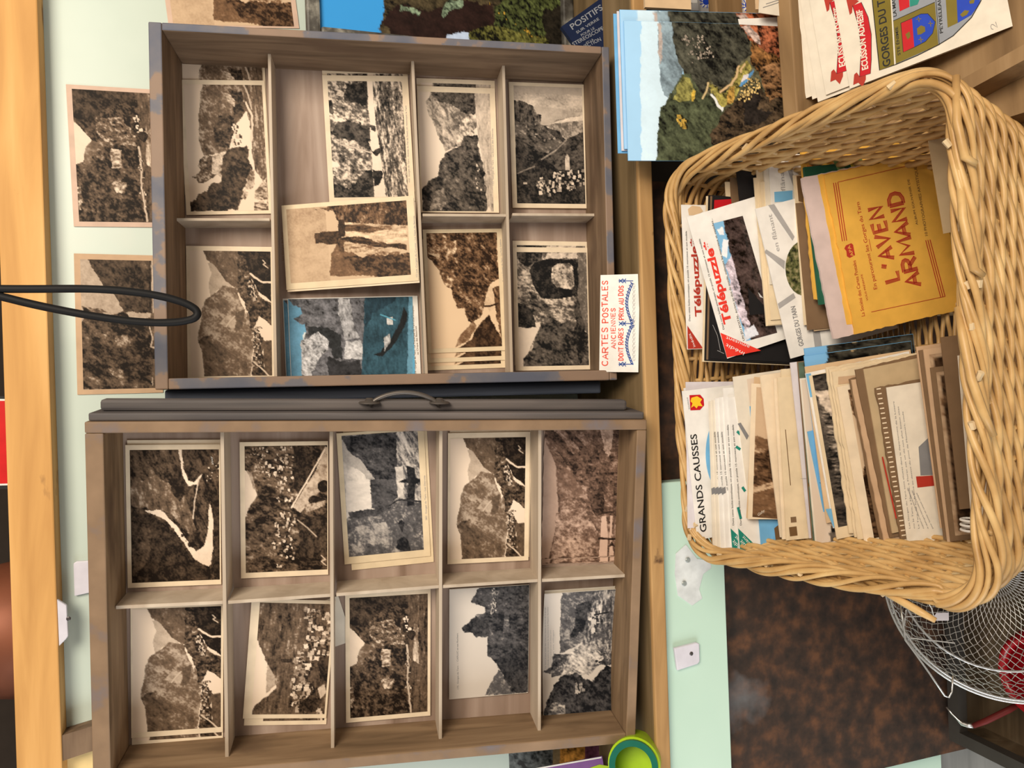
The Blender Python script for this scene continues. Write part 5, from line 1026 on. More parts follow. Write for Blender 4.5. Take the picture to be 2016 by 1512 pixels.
c.text('lettering', 'flânant', (1546, 376), (1541, 321), 9, INK['lav']); c.poly('blue_patch', [(1524, 378), (1560, 375), (1560, 396), (1525, 398)], INK['sky']); c.poly('grey_band', [(1539, 303), (1551, 303), (1566, 360), (1562, 368)], INK['lav'])
c = bcard('leaflet', 'lower white leaflet with grey bands and round photo in the basket', 'leaflet', GA, (1487, 411), (1557, 706), .115, 'white', .0012, Y=.611, lean=9)
c.text('lettering', 'en flânant', (1535, 494), (1519, 421), 9, INK['lav']); c.text('lettering', 'GORGES DU TARN', (1582, 680), (1565, 602), 9.5, INK['grey'], bold=.015)
for pts in ([(1512, 404), (1524, 402), (1564, 466), (1560, 474)], [(1505, 497), (1508, 491), (1545, 514), (1544, 530)], [(1531, 598), (1562, 577), (1566, 586), (1534, 608)], [(1598, 640), (1612, 640), (1618, 682), (1604, 684)]): c.poly('grey_band', pts, INK['lav'])
c.poly('round_photo', arc(1582, 528, 36, 54, 0, 360, 26), noise_mat('hillside_photo', [(.35, (.015, .018, .01)), (.5, (.10, .11, .04)), (.65, (.30, .26, .14))], nscale=220, rough=.2))
PIC['oval'] = Pic('sepia', [(1546, 476), (1572, 474), (1590, 580), (1560, 582)], [p((.9, .75, .8), .2, 5, 0, 1, 3, [(1552, 530), (1562, 528), (1564, 556), (1556, 560)])], bg=(.10, .12, .05), bgc=.8)
bcard('leaflet', 'pale yellow card between the round-photo leaflet and the peach envelope', 'leaflet', GA, (1562, 345), (1584, 640), .115, 'pale', .0016)
bcard('postcard', 'grey rock photo card corner below the pale yellow card', 'postcard', GA, (1567, 400), (1590, 650), .11, 'brown', .0012)
c = bcard('envelope', 'peach paper envelope with a dark brown top corner in the basket', 'envelope', GA, (1567, 346), (1604, 652), .115, 'peach', .002)
c.poly('brown_corner', [(1568, 347), (1582, 346), (1592, 402), (1572, 396)], INK['brown'])
c = bcard('booklet', 'rose-grey folded booklet directly behind the ochre album with red lettering', 'booklet', GA, (1578, 350), (1641, 668), .098, 'rose', .003, deckle=.0004, Y=.5835, lean=12)
c = bcard('album', 'ochre album edge behind the green striped booklet in the basket', 'album', GA, (1577, 294), (1604, 590), .098, 'yellow', .003, deckle=.0006, Y=.592, lean=11)
c.strips('red_rules', [[(1590+4*i, 326), (1592+4*i, 345)] for i in range(3)]+[[(1600, 322), (1700, 306)]], 1.4, INK['red'])
c = bcard('album', 'dark green striped booklet behind the ochre album with red lettering', 'album', GA, (1583, 329), (1614, 600), .098, 'green', .003, Y=.587, lean=11.5)
for x in (1640, 1680, 1722): c.poly('light_stripe', [(x, 318-(x-1640)*.2), (x+14, 316-(x-1640)*.2), (x+40, 360), (x+24, 362)], plain('moss_ink', (.16, .27, .10), .5))
for x in (1668, 1740): c.poly('yellow_stripe', [(x, 312), (x+7, 311), (x+26, 350), (x+18, 352)], plain('ochre_ink', (.42, .36, .05), .5))
bcard('album', 'thin ochre cover just behind the lettered ochre album', 'album', GA, (1610, 345), (1668, 640), .093, 'yellow', .001, deckle=.0005, Y=.580, lean=12.3)
ll = np.array([1621, 346]); 
c = bcard('album', 'ochre souvenir album with torn edges and large red lettering, foremost in the basket', 'album', GA, (1622, 345), (1684, 658), .108, 'yellow', .0035, deckle=.0006, Y=.577, lean=13)
za = lambda x, y: (1560+x*.3042, 240+y*.3042)
c.stroke_text('red_lettering', "L'AVEN", za(690, 1020), za(575, 540), 27, INK['dred'], 4.2, inline=True); c.stroke_text('red_lettering', 'ARMAND', za(830, 1050), za(700, 445), 27, INK['dred'], 4.2, inline=True)
c.text('small_print', 'La Société des Cartes Postales', za(468, 1255), za(408, 895), 7, INK['dred']); c.text('small_print', 'VOUS PRÉSENTE', za(490, 1155), za(452, 985), 3.6, INK['dred'])
c.text('small_print', 'En parcourant les Gorges du Tarn', za(548, 1080), za(432, 518), 7.5, INK['dred']); c.text('small_print', 'ALBUM SOUVENIR DE', za(812, 665), za(755, 370), 4.5, INK['brown']); c.text('small_print', '10 PHOTOGRAPHIES ARTISTIQUES', za(875, 735), za(800, 275), 5.6, INK['brown'])
def ln(*pts): return [za(*q) for q in pts]
c.strips('red_rules', [ln((265+14*i, 397-2*i), (322+14*i, 770-2*i)) for i in range(3)], 1.7, INK['dred'])
c.strips('red_rules', [ln((862+14*i, 768-2*i), (958+14*i, 1132-2*i)) for i in range(3)], 1.7, INK['dred'])
for l_ in (ln((295, 390), (735, 288)), ln((510, 1230), (985, 1130)), ln((510, 835), (495, 760))): c.strips('thin_rule', [l_], 1.0, INK['dred'])
c.poly('seal', [za(*q) for q in ((345, 800), (380, 785), (392, 795), (400, 840), (405, 862), (370, 880), (352, 870), (348, 835), (335, 820))], INK['dred']); c.text('small_print', 'APA', za(398, 866), za(372, 797), 6.5, PAPERS['yellow'])
c = bcard('mount_card', 'blank beige card with oval emboss near the basket\'s front right corner', 'card', GA, (1828, 277), (1858, 460), .07, 'beige', .001)
c.strips('oval_emboss', [arc(1884, 340, 20, 55, 90, 270, 14)], 1.0, PAPERS['tan'])
c = bcard('ticket_card', 'cream card with four red lines beside the front rim of the basket', 'card', GA, (1884, 452), (1888, 626), .06, 'linen', .001)
c.strips('red_rules', [[(1896+4*i, 454), (1897+4*i, 624)] for i in range(4)], 1.8, INK['dred'])

# left half of the basket
bcard('leaflet', 'lilac-white leaflet at the very back of the left half of the basket', 'leaflet', GB, (1350, 752), (1354, 1040), .12, 'lilac', .0006)
bcard('leaflet', 'white leaflet second from the back, left half of the basket', 'leaflet', GB, (1346, 764), (1359, 1050), .12, 'white', .0006)
c = bcard('postcard_folder', 'white folder with black capitals, a red and gold shield and a blue disc', 'folder', GB, (1343, 770), (1373, 1063), .115, 'white', .0012, dY=-.004)
c.text('lettering', 'GRANDS CAUSSES', (1391, 1046), (1371, 854), 13, INK['black'], bold=.012)
c.poly('red_shield', [(1357, 778), (1378, 777), (1385, 785), (1386, 798), (1378, 807), (1359, 808)], INK['scarlet'], z=.0003); c.poly('gold_lion', [(1361, 783), (1372, 780), (1382, 786), (1378, 792), (1383, 800), (1374, 799), (1371, 804), (1366, 799), (1360, 803), (1363, 794), (1359, 790)], INK['yel'], z=.0004)
c.poly('blue_disc', arc(1422, 893, 33, 74, 90, 270, 24), INK['sky']); c.text('small_print', 'ROUERGUE', (1358, 805), (1354, 782), 2.6, INK['grey'])
wl = [((1396, 790), (1404, 1081), 'linen'), ((1402, 788), (1412, 1082), 'linen'), ((1408, 784), (1420, 1083), 'white'), ((1416, 782), (1430, 1085), 'white')]
for i, (tl, bl, pp) in enumerate(wl):
    c = bcard('puzzle_envelope', ['white puzzle envelope right in front of the folder with the shield', 'white puzzle envelope second in front of the folder with the shield', 'white puzzle envelope third in front of the folder with the shield', 'white puzzle envelope fourth in front of the folder with the shield'][i], 'puzzle', GB, tl, bl, .12, pp, .0014)
    if i > 0: c.text('small_print', 'un puzzle 15 morceaux et son modèle', (tl[0]+14+i, 965), (tl[0]+6, 850), 3.6, INK['black'])
    c.poly('grey_band', [(tl[0]+4, 962), (tl[0]+12, 958), (tl[0]+13, 970), (tl[0]+5, 974)], INK['grey'])
for i, (tl, bl, lab) in enumerate((((1424, 764), (1441, 1086), 'white puzzle envelope with pencilled five and green lower corner, left half of the basket'), ((1434, 782), (1456, 1090), 'puzzle envelope with green corner flash and teal specks, frontmost of the white group'))):
    c = bcard('puzzle_envelope', lab, 'puzzle', GB, tl, bl, .12, 'white', .0014)
    c.text('small_print', 'Dans cette boîte-enveloppe, un puzzle 15 morceaux et son modèle', (bl[0]+4, 1034), (tl[0]+10, 836), 3.6, INK['black'])
    c.poly('corner_flash', [(bl[0]-3, 1040), (bl[0]+44, 1086), (bl[0]+1, 1088)], INK['teal']); c.text('lettering', 'inédit', (bl[0]+22, 1084), (bl[0]+4, 1062), 7, INK['white']); c.text('lettering', 'amusant', (bl[0]+34, 1084), (bl[0]+8, 1054), 6, INK['white'])
    for sp in ([(1452, 850), (1456, 854)], [(1450, 880), (1456, 884)], [(1462, 960), (1466, 966)], [(1453, 1000), (1458, 1020)]) if i else ():
        c.strips('teal_speck', [sp], 5, INK['teal'])
c = bcard('postcard', 'colour rock postcard behind the sepia farmhouse postcard', 'postcard', GB, (1443, 742), (1478, 1020), .115, 'linen', .0012); c.picture(PIC['rockview'], (.12, .03, .95, .97), res=2.5)
c.poly('grey_band', [(1452, 834), (1458, 832), (1474, 858), (1470, 866)], INK['grey'])
c = bcard('postcard', 'blue sky postcard with its lower corner showing below the sepia farmhouse postcard', 'postcard', GB, (1476, 800), (1500, 1090), .115, 'blue', .0012, dY=.006); c.poly('dark_view', [(1524, 1040), (1536, 1030), (1560, 1092), (1530, 1090)], INK['brown'])
bcard('postcard', 'tan card edge just behind the sepia farmhouse postcard', 'postcard', GB, (1486, 742), (1470, 1020), .115, 'peach', .0012, dY=.002)
c = bcard('postcard', 'sepia postcard of a farmhouse with stone steps, middle of the left half', 'postcard', GB, (1480, 755), (1473, 1022), .11, 'cream', .0008)
zf = Z(1320, 640, .3042)
PIC['farm'] = Pic('warm', zf((560, 400), (690, 405), (720, 1245), (525, 1245)), [p(.36, .1, 8, .5, 2, 3, zf((550, 710), (620, 745), (700, 800), (700, 900), (540, 880))), p(.28, .32, 5, .3, 1.5, 4, zf((540, 800), (620, 780), (700, 780), (700, 1000), (530, 1060))), p(.66, .18, 5, H_, 2, 2, zf((620, 740), (640, 680), (720, 660), (720, 880), (640, 860))), p(.12, .1, 5, 0, 1.5, 2, zf((610, 880), (660, 880), (650, 1000), (600, 990))), p(.72, .2, 4, H_, 1, 3, zf((535, 1060), (640, 1000), (645, 1015), (540, 1080))), p(.42, .12, 5, 0, 1.5, 2, zf((525, 1090), (720, 1010), (730, 1250), (520, 1250)))], bg=.78)
q = [tuple(c.loc(*v)) for v in zf((556, 402), (760, 410), (790, 1262), (530, 1242))]; c.picture(PIC['farm'], quad=q, res=2)
c.text('signature', 'Gaby', (1493, 1016), (1506, 1006), 5, PAPERS['linen'], shear=.3)
for i, (tl, bl, pp, lab) in enumerate((((1497, 739), (1537, 1058), 'cream', 'cream card edge first in front of the farmhouse postcard'), ((1524, 745), (1541, 1062), 'cream', 'cream card edge second in front of the farmhouse postcard'), ((1531, 743), (1549, 1064), 'pale', 'pale card with two brown squares at its foot, left half of the basket'))):
    c = bcard('postcard', lab, 'postcard', GB, tl, bl, .112, pp, .0018, Y=None, dY=-.002*i)
    if i == 2: c.poly('brown_square', [(1553, 1038), (1568, 1036), (1570, 1054), (1555, 1056)], INK['brown']); c.poly('tan_square', [(1556, 1018), (1567, 1017), (1568, 1028), (1557, 1029)], PAPERS['brown']); c.strips('dark_line', [[(1546, 846), (1556, 955)]], 1.4, INK['brown'])
bcard('postcard', 'rough-edged pale card with grey picture next to the lilac sheet', 'postcard', GB, (1538, 728), (1567, 1060), .112, 'pale', .002, deckle=.0006)
c = bcard('letter_sheet', 'lilac-white folded sheet in the middle of the left half', 'paper', GB, (1556, 714), (1594, 1060), .112, 'lilac', .0014); c.strips('fold_line', [[(1576, 942), (1592, 942)]], 1.0, INK['lav'])
c = bcard('postcard', 'autumn coloured postcard edge right of the lilac sheet', 'postcard', GB, (1570, 712), (1601, 1086), .11, 'brown', .0012); c.picture(PIC['autumn'], (.005, .005, .99, .99), res=3)
c = bcard('postcard', 'grey rock postcard behind the blue and white strips, left half', 'postcard', GB, (1575, 745), (1606, 1074), .11, 'linen', .0012); c.picture(PIC['rockview'], (.01, .01, .99, .99), res=2.5)
c = bcard('postcard', 'dark colour postcard with blue sky, rearmost of two showing above the beige mount', 'postcard', GB, (1583, 686), (1606, 880), .108, 'blue', .001); c.picture(PIC['darkview'], (.002, .003, .998, .997), res=2.5)
c = bcard('postcard', 'dark colour postcard with blue sky, front one of two above the beige mount', 'postcard', GB, (1583, 701), (1614, 950), .106, 'blue', .001, dY=-.002); c.picture(PIC['darkview'], (.002, .003, .998, .997), res=2.5, seed=2)
c = bcard('mount_card', 'beige mount card in front of the blue sky postcards, left half', 'card', GB, (1585, 722), (1628, 1030), .104, 'peach', .0012, dY=-.003)
c = bcard('postcard', 'bright blue card strip left of the waterfall postcard', 'postcard', GB, (1590, 850), (1622, 1014), .10, 'blue', .0012, dY=-.003)
c = bcard('postcard', 'white and pale blue card strip directly behind the waterfall postcard', 'postcard', GB, (1586, 735), (1641, 1040), .102, 'white', .0012, dY=-.004); c.poly('blue_foot', [(1625, 1002), (1650, 1000), (1656, 1036), (1641, 1039)], INK['sky']); c.poly('blue_head', [(1586, 736), (1596, 735), (1604, 780), (1595, 782)], INK['sky'])
c = bcard('postcard', 'brown-toned postcard of a foaming waterfall in the left half', 'postcard', GB, (1593, 740), (1648, 1062), .10, 'pale', .001, dY=-.0045)
zw = Z(1600, 640, .3042)
PIC['fall'] = Pic('grey', [(1596, 738), (1650, 735), (1706, 1040), (1648, 1050)], [p(.08, .15, 5, 0, 1.4, 4, [(1590, 738), (1632, 735), (1640, 775), (1600, 770)]), p(.82, .15, 4, 1.1, 2, 4, [(1598, 768), (1625, 775), (1650, 850), (1640, 880), (1610, 800)]), p(.32, .38, 3, .6, 3, 4, [(1608, 800), (1640, 860), (1665, 950), (1672, 990), (1640, 975)]), p(.80, .15, 4, 1.2, 2, 3, [(1632, 800), (1645, 830), (1682, 990), (1662, 990)]), p(.15, .1, 5, .6, 3, 3, [(1636, 975), (1690, 990), (1700, 1060), (1645, 1050)])], bg=.2, bgc=.2)
c.picture(PIC['fall'], (.03, .003, .6, .93), res=1.6)
for i, (tl, bl, lab) in enumerate((((1626, 724), (1673, 1050), 'pale deckled card first right of the waterfall postcard'), ((1632, 728), (1684, 1058), 'pale deckled card second right of the waterfall postcard'), ((1638, 733), (1690, 1062), 'pale deckled card third right of the waterfall postcard'))):
    c = bcard('postcard', lab, 'postcard', GB, tl, bl, .096, 'pale', .0016, deckle=.0007)
c.poly('tan_corner', [(1650, 742), (1690, 738), (1690, 752), (1650, 757)], PAPERS['tan'])
c = bcard('postcard', 'cream-bordered dark mountain postcard right of the pale deckled cards', 'postcard', GB, (1648, 762), (1704, 1078), .093, 'cream', .001)
PIC['dusk'] = Pic('warm', [(1662, 768), (1760, 760), (1800, 1060), (1706, 1062)], [p(.30, .22, 5, .5, 2, 3, [(1660, 765), (1680, 765), (1710, 880), (1682, 860), (1668, 800)]), p(.12, .16, 6, .5, 2, 4, [(1690, 895), (1720, 860), (1800, 760), (1810, 1070), (1700, 1070), (1685, 950)])], bg=.82)
c.picture(PIC['dusk'], (.10, .03, .97, .955), res=1.8)
for i, (tl, bl, pp, lab) in enumerate((((1672, 746), (1738, 1090), 'brown', 'brown rough card edge left of the clear beige sheet'), ((1676, 748), (1746, 1092), 'tan', 'tan card edge left of the clear beige sheet'), ((1683, 728), (1752, 1060), 'brown', 'brown card with curved top left of the clear beige sheet'))):
    bcard('postcard', lab, 'postcard', GB, tl, bl, .088, pp, .0016, deckle=.0004)
c = bcard('paper_sleeve', 'large beige paper sleeve behind the printed page, front of the left half', 'sleeve', GB, (1700, 727), (1757, 1050), .085, 'beige', .0016)
c = bcard('notched_card', 'comb-edged dark card just behind the printed page', 'card', GB, (1724, 764), (1776, 1076), .080, 'brown', .002, deckle=.0008)
c.strips('notches', [[(1726+i*1.65, 766+i*9.6), (1733+i*1.65, 765+i*9.6)] for i in range(32)], 2.4, PAPERS['cream']); c.strips('red_edge', [[(1737, 900), (1764, 1020)]], 3, INK['dred'])
c = bcard('printed_page', 'printed page with small text and a red block, front of the left half', 'paper', GB, (1745, 763), (1788, 1078), .076, 'linen', .0008)
for i in range(6):
    x = 1766+i*9; c.text('printed_text', ['Les Gorges du Tarn sont situees dans le departement de la Lozere', 'ou le Tarn, a Mende, a Florac est un de nos plus beaux sites', 'Le Tarn, ne en France au dessus du pont de Montvert, coule', 'et parcourt une vallee profonde entre les hautes murailles', 'de calcaire que la riviere a sciees au fil des siecles', 'pour former un canyon unique'][i], (x+26, 1040), (x-6, [790, 800, 810, 960, 965, 970][i]), 3.0, INK['grey'])
c.poly('red_block', [(1803, 938), (1836, 936), (1840, 956), (1806, 960)], INK['dred']); c.poly('grey_photo', [(1808, 880), (1840, 850), (1842, 935), (1812, 936)], INK['grey'])
for i, (tl, bl, pp, lab) in enumerate((((1804, 683), (1852, 1040), 'tan', 'tan album leaf edge right of the printed page'), ((1809, 690), (1859, 1063), 'brown', 'brown album leaf first right of the tan leaf edge'), ((1818, 688), (1866, 1068), 'tan', 'tan-edged dark album leaf second right of the printed page'), ((1832, 724), (1872, 1066), 'brown', 'dark album leaf in the shade near the front rim'), ((1852, 664), (1890, 1003), 'brown', 'long brown card standing alone near the front rim'))):
    c = bcard('album_leaf', lab, 'paper', GB, tl, bl, .068, pp, .0012)
    if i in (1, 2, 3): c.picture(PIC['darkbrown'], (.06, .03, .97, .97), res=4)
for i in range(6):
    bcard('booklet_leaf', ['pale outer cover of the ring-bound booklet by the front rim', 'first inner leaf of the ring-bound booklet by the front rim', 'second inner leaf of the ring-bound booklet by the front rim', 'third inner leaf of the ring-bound booklet by the front rim', 'fourth inner leaf of the ring-bound booklet by the front rim', 'last leaf of the ring-bound booklet by the front rim'][i], 'paper', GB, (1886+5*i, 700-2*i), (1914+4.5*i, 1032+2*i), .05, ['linen', 'peach', 'black', 'linen', 'black', 'linen'][i], .0008, Y=.478-.0022*i, lean=14)
mb = MB(); cc = onY(1916, 1036, .470)
for k in range(3): mb.tube([cc+np.array([.004*k-.003, .0085*math.cos(a), .0085*math.sin(a)]) @ np.eye(3) for a in np.linspace(0, 2*math.pi, 20, endpoint=False)], .0011, 6, closed=True)
tag(mb.build('binding_ring', plain('white_plastic', (.75, .73, .70), .3, .5), smooth=True), 'white plastic binding rings at the foot of the ring-bound booklet', 'ring')

# ================================================================== DISPLAY TRAY BELOW THE BASKET, STICKERS
T_O = B_O-BN*0.169
tray = empty('display_tray', axes_mat(T_O, BU, BV, BN)); tag(tray, 'sloping wooden display tray under the wicker basket holding stickers and small packs', 'tray')
slab('tray_floor', (-0.50, -0.035, -0.010), (-0.012, 0.36, -0.0005), M_TRAY, tray)
slab('lower_board', (-0.012, -0.035, -0.042), (0.14, 0.36, -0.0285), M_TRAY, tray)
slab('tray_side', (-0.012, -0.035, -0.042), (-0.003, 0.36, 0.0), M_TRAY, tray)
slab('tray_divider', (-0.50, 0.055, 0), (-0.022, 0.072, 0.062), M_TRAY, tray, .0015)
slab('tray_back', (-0.50, -0.047, -0.042), (0.14, -0.035, 0.045), M_TRAY, tray, .0015)
slab('tray_front', (-0.50, 0.345, -.042), (0.14, 0.36, 0.015), M_TRAY, tray, .0015)
f = Frame(T_O, BU, BV); 
def tl_(px, py, c): 
    pw = hit(px, py, T_O+BN*c, BN)-T_O; return np.array([pw@BU, pw@BV])
qa = tl_(1930, 150, .03); mb = MB(); e = tl_(2030, 95, .03)
d = (e-qa)/np.linalg.norm(e-qa); A2 = qa-d*.10; B2 = qa+d*.25; n_ = np.array([-d[1], d[0]])*.006
mb.hexa([(*(A2-n_), 0), (*(B2-n_), 0), (*(B2+n_), 0), (*(A2+n_), 0), (*(A2-n_), .03), (*(B2-n_), .03), (*(B2+n_), .03), (*(A2+n_), .03)]); mb.build('side_strip', M_TRAY, tray)
for (a_, b_) in ((-.48, -.02), (.12, -.02), (-.48, .33), (.12, .33)):
    pw = T_O+BU*a_+BV*b_-BN*.010
    o = slab('leg', (-.016, -.016, -pw[2]), (.016, .016, .006), M_TRAY, None, 0, Matrix.Translation(pw)); o.parent = tray; o.matrix_local = axes_mat(T_O, BU, BV, BN).inverted() @ Matrix.Translation(pw)
GSK = 'stickers in the display tray'
A = onY(1625, 186, .612); Bq = hit(1980, 48, T_O+BN*.003, BN)
FS = Frame(A, Bq-A, (-1, 0, 0)); ux = np.linalg.norm(Bq-A)
zs = Z(1560, 0, .2262)
def sticker(c_, du, dv, label):
    fr = FS.off(c_); o_ = fr.o+fr.u*du+fr.v*dv
    q = [proj(o_-fr.v*.135), proj(o_-fr.v*.135+fr.u*ux*.88), proj(o_+fr.u*ux*.88), proj(o_)]
    c = Card('shield_sticker', fr, *q, .0005, 'linen'); tag(c.o, label, 'sticker', GSK); return c
for i, (du, dv, lab) in enumerate(((-.026, -.016, 'cream sticker backing at the left of the sticker pile, farthest back'), (-.020, -.006, 'cream sticker backing second from the back of the sticker pile'), (-.014, -.002, 'cream sticker backing third from the back of the sticker pile'), (-.009, .003, 'cream sticker backing with a short black stroke beside the sticker pile'))):
    sticker(.0075-.0012*i, du, dv, lab)
c1 = sticker(.0016, 0, 0, 'shield sticker whose red ribbon shows left of the front one')
def ribbon_art(c, dx, dy):
    sh = lambda pts: [(x+dx, y+dy) for x, y in zs(*pts)]
    c.poly('red_ribbon', sh([(525, 50), (600, 20), (660, 150), (688, 300), (688, 520), (680, 640), (585, 670), (600, 420), (575, 220)]), INK['scarlet'])
    c.poly('ribbon_tail', sh([(585, 665), (560, 630), (538, 650), (530, 740), (575, 720), (612, 760), (640, 690), (640, 655)]), INK['dred']); c.poly('ribbon_tail', sh([(470, 0), (520, -20), (580, 10), (525, 55), (520, 110), (500, 130)]), INK['dred'])
    c.strips('ribbon_outline', [sh([(525, 50), (575, 220), (600, 420), (585, 670), (680, 640), (688, 520), (688, 300), (660, 150), (600, 20)])], 1.0, INK['black'])
    (a_, b_) = sh([(660, 598), (608, 78)]); c.text('lettering', 'ECUSSON ADHESIF', a_, b_, 12, PAPERS['linen'], bold=.03, z=.0004)
ribbon_art(c1, -45, -6)
c = sticker(-.001, ux*.15, .004, 'front shield sticker with coats of arms and red ribbon in the display tray')
ribbon_art(c, 0, 0)
c.poly('shield_silver', zs((850, -260), (900, 560), (1090, 480), (1270, 390), (1400, 310), (1480, 230), (1560, 150), (1640, 10), (1690, -130), (1700, -260)), INK['silver'], z=.0002)
c.poly('gold_band', zs((690, -60), (760, 612), (888, 562), (850, -260), (780, -240)), INK['gold'], z=.0003); c.text('lettering', 'GORGES DU TARN', *zs((855, 570), (785, -190)), 15, INK['black'], bold=.02, z=.0004)
c.strips('white_line', [zs((855, -100), (893, 562))], 2.2, PAPERS['linen'], z=.0005)
c.poly('gold_field', zs((880, 182), (1240, 20), (1272, 390), (902, 555)), INK['gold'], z=.0003); c.poly('arms_red', zs((945, 202), (1042, 160), (1062, 412), (966, 456)), INK['scarlet'], z=.0004)
c.poly('arms_blue', zs((1042, 160), (1120, 122), (1180, 120), (1245, 192), (1222, 290), (1160, 362), (1062, 412)), INK['cobalt'], z=.0004); c.strips('arms_outline', [zs((945, 202), (1042, 160), (1120, 122), (1180, 120), (1245, 192), (1222, 290), (1160, 362), (1062, 412), (966, 456), (945, 202)), zs((1250, 0), (1280, 390)), zs((880, 182), (1240, 20))], 1.0, INK['black'], z=.0005)
c.poly('arms_gold', zs((1085, 250), (1120, 222), (1155, 235), (1158, 275), (1120, 300), (1090, 305)), INK['gold'], z=.0005); c.poly('arms_gold', zs((985, 300), (1020, 275), (1030, 320), (1005, 345)), INK['gold'], z=.0005)
c.strips('arms_crosses', [zs((1080, 170), (1120, 165)), zs((1098, 150), (1104, 190)), zs((1185, 205), (1222, 205)), zs((1200, 185), (1206, 232)), zs((1100, 345), (1138, 345)), zs((1116, 325), (1122, 370))], 1.4, INK['gold'], z=.0005)
c.poly('gold_field', zs((1322, -200), (1425, -200), (1440, 200), (1352, 242)), INK['gold'], z=.0003); c.poly('arms_blue', zs((1425, -150), (1660, -150), (1630, 30), (1560, 130), (1440, 200)), INK['cobalt'], z=.0004); c.poly('arms_gold', zs((1460, 130), (1500, 90), (1540, 95), (1520, 130), (1480, 150)), INK['gold'], z=.0005); c.poly('arms_gold', zs((1540, 10), (1590, -10), (1580, 30), (1545, 35)), INK['gold'], z=.0005)
c.poly('arms_red', zs((920, -60), (1015, -60), (1020, 60), (935, 100)), INK['scarlet'], z=.0004); c.poly('arms_green', zs((1020, -60), (1130, -60), (1090, 40), (1025, 60)), INK['teal'], z=.0004)
for tx, A_, B_, h in (('STE ÉNIMIE', (942, 478), (918, 232), 5.5), ('PEYRELEAU', (1312, 285), (1290, -30), 6.5), ('LA MALENE', (908, 140), (885, -110), 6.5)): c.text('lettering', tx, *zs(A_, B_), h, INK['black'], bold=.015, z=.0004)
c.stroke_text('pencil_mark', '2', zs((1785, 240))[0], zs((1770, 185))[0], 11, INK['grey'], 1.0)
c.strips('shield_outline', [zs((690, -60), (760, 612), (900, 562), (1090, 482), (1270, 392), (1400, 312), (1480, 232), (1560, 152), (1640, 12), (1690, -130))], 1.6, INK['black'], z=.0005)

# small white packs in the back of the tray
GP = 'small white packs with a blue sun'
def pack(Y, tl, tr, br, bl, label, sun, txt):
    fr = Frame((0, Y, 0), (0, -.15, -1), (-1, 0, 0)); c = Card('sachet', fr, tl, tr, br, bl, .006, plain('clear_sleeve', (.46, .45, .45), .15, .5)); tag(c.o, label, 'sachet', GP)
    w_ = lambda fx, fy: (bl[0]+(br[0]-bl[0])*fx, bl[1]-(bl[1]-tl[1])*fy)
    c.poly('white_card', [w_(.04, .06), w_(.96, .06), w_(.96, .97), w_(.04, .97)], PAPERS['white'], z=.0002)
    sx, sy = sun; c.poly('blue_sun', arc(sx, sy, 7, 7, 0, 360, 16), INK['cobalt'], z=.0004); c.strips('sun_rays', [[(sx+8*math.cos(a), sy+8*math.sin(a)), (sx+13*math.cos(a+.2), sy+13*math.sin(a+.2))] for a in np.linspace(0, 6.28, 10, endpoint=False)], 1.6, INK['cobalt'], z=.0004)
    if txt: c.text('small_print', txt, (sx+28, sy+4), (sx+56, sy+6), 4, INK['black'], z=.0004)
bcard('card_bundle', 'bundle of cream card edges left of the white sun packs', 'card', GP, (1264, -150), (1270, 14), .05, 'peach', .004, Y=.70, lean=8)
pack(.690, (1274, -150), (1366, -150), (1376, 24), (1284, 16), 'white pack with blue sun, left one of three at the back of the display tray', (1306, 2), 'Sel du Moulin')
pack(.678, (1374, -150), (1455, -150), (1463, 30), (1379, 24), 'white pack with blue sun, middle one of three at the back of the display tray', (1390, 3), '')
pack(.666, (1456, -150), (1520, -150), (1530, 36), (1462, 32), 'white pack with blue sun, right one of three at the back of the display tray', (1473, 10), '')
bcard('printed_card', 'cream card with fine lines behind the rightmost sun pack', 'card', GP, (1480, -150), (1488, 18), .05, 'peach', .001, Y=.655, lean=8)
c = bcard('printed_card', 'tilted cream card with a small drawing by the tray divider', 'card', GP, (1500, -120), (1494, 25), .055, 'linen', .001, Y=.648, lean=8)
c.strips('fine_lines', [[(1502, 15), (1530, 6), (1560, -10)], [(1508, 8), (1545, -4)]], 1.0, INK['grey'])

# ================================================================== CRATE, WIRE BASKET AND TOOLS
CZ = 0.294; k0 = onZ(1880, 1458, CZ); cx0 = k0[0]; cy1 = 0.752; cy0 = 0.42; cx1 = cx0+0.42
red_c = _C+0.83*ray(2072, 1330); CB = red_c[2]-0.046
M_CRATE = wood('crate_wood', (0.05, 0.035, 0.02), (0.11, 0.075, 0.042), (0.19, 0.14, 0.085), 0, nscale=5, stains=[(6, .55, .7, (.22, .18, .12), (1, 1, 1))])
M_CRATER = plain('dark_crate_edge', (0.05, 0.045, 0.04), 0.6)
cr = empty('wooden_crate', Matrix.Translation((cx0, cy0, 0))); tag(cr, 'dark wooden crate with metal-edged rim below the wire strainer', 'crate')
wd, dp = cx1-cx0, cy1-cy0
for nm, lo, hi in (('side_panel', (0, 0, 0), (.012, dp, CZ)), ('side_panel', (wd-.012, 0, 0), (wd, dp, CZ)), ('end_panel', (.012, 0, 0), (wd-.012, .012, CZ)), ('end_panel', (.012, dp-.012, 0), (wd-.012, dp, CZ)), ('crate_floor', (.012, .012, CB-.012), (wd-.012, dp-.012, CB))): slab(nm, lo, hi, M_CRATE, cr)
for nm, lo, hi in (('rim_strip', (-.0015, -.0015, CZ-.012), (.0135, dp+.0015, CZ+.0015)), ('rim_strip', (-.0015, dp-.0135, CZ-.012), (wd, dp+.0015, CZ+.002))): slab(nm, lo, hi, M_CRATER, cr)
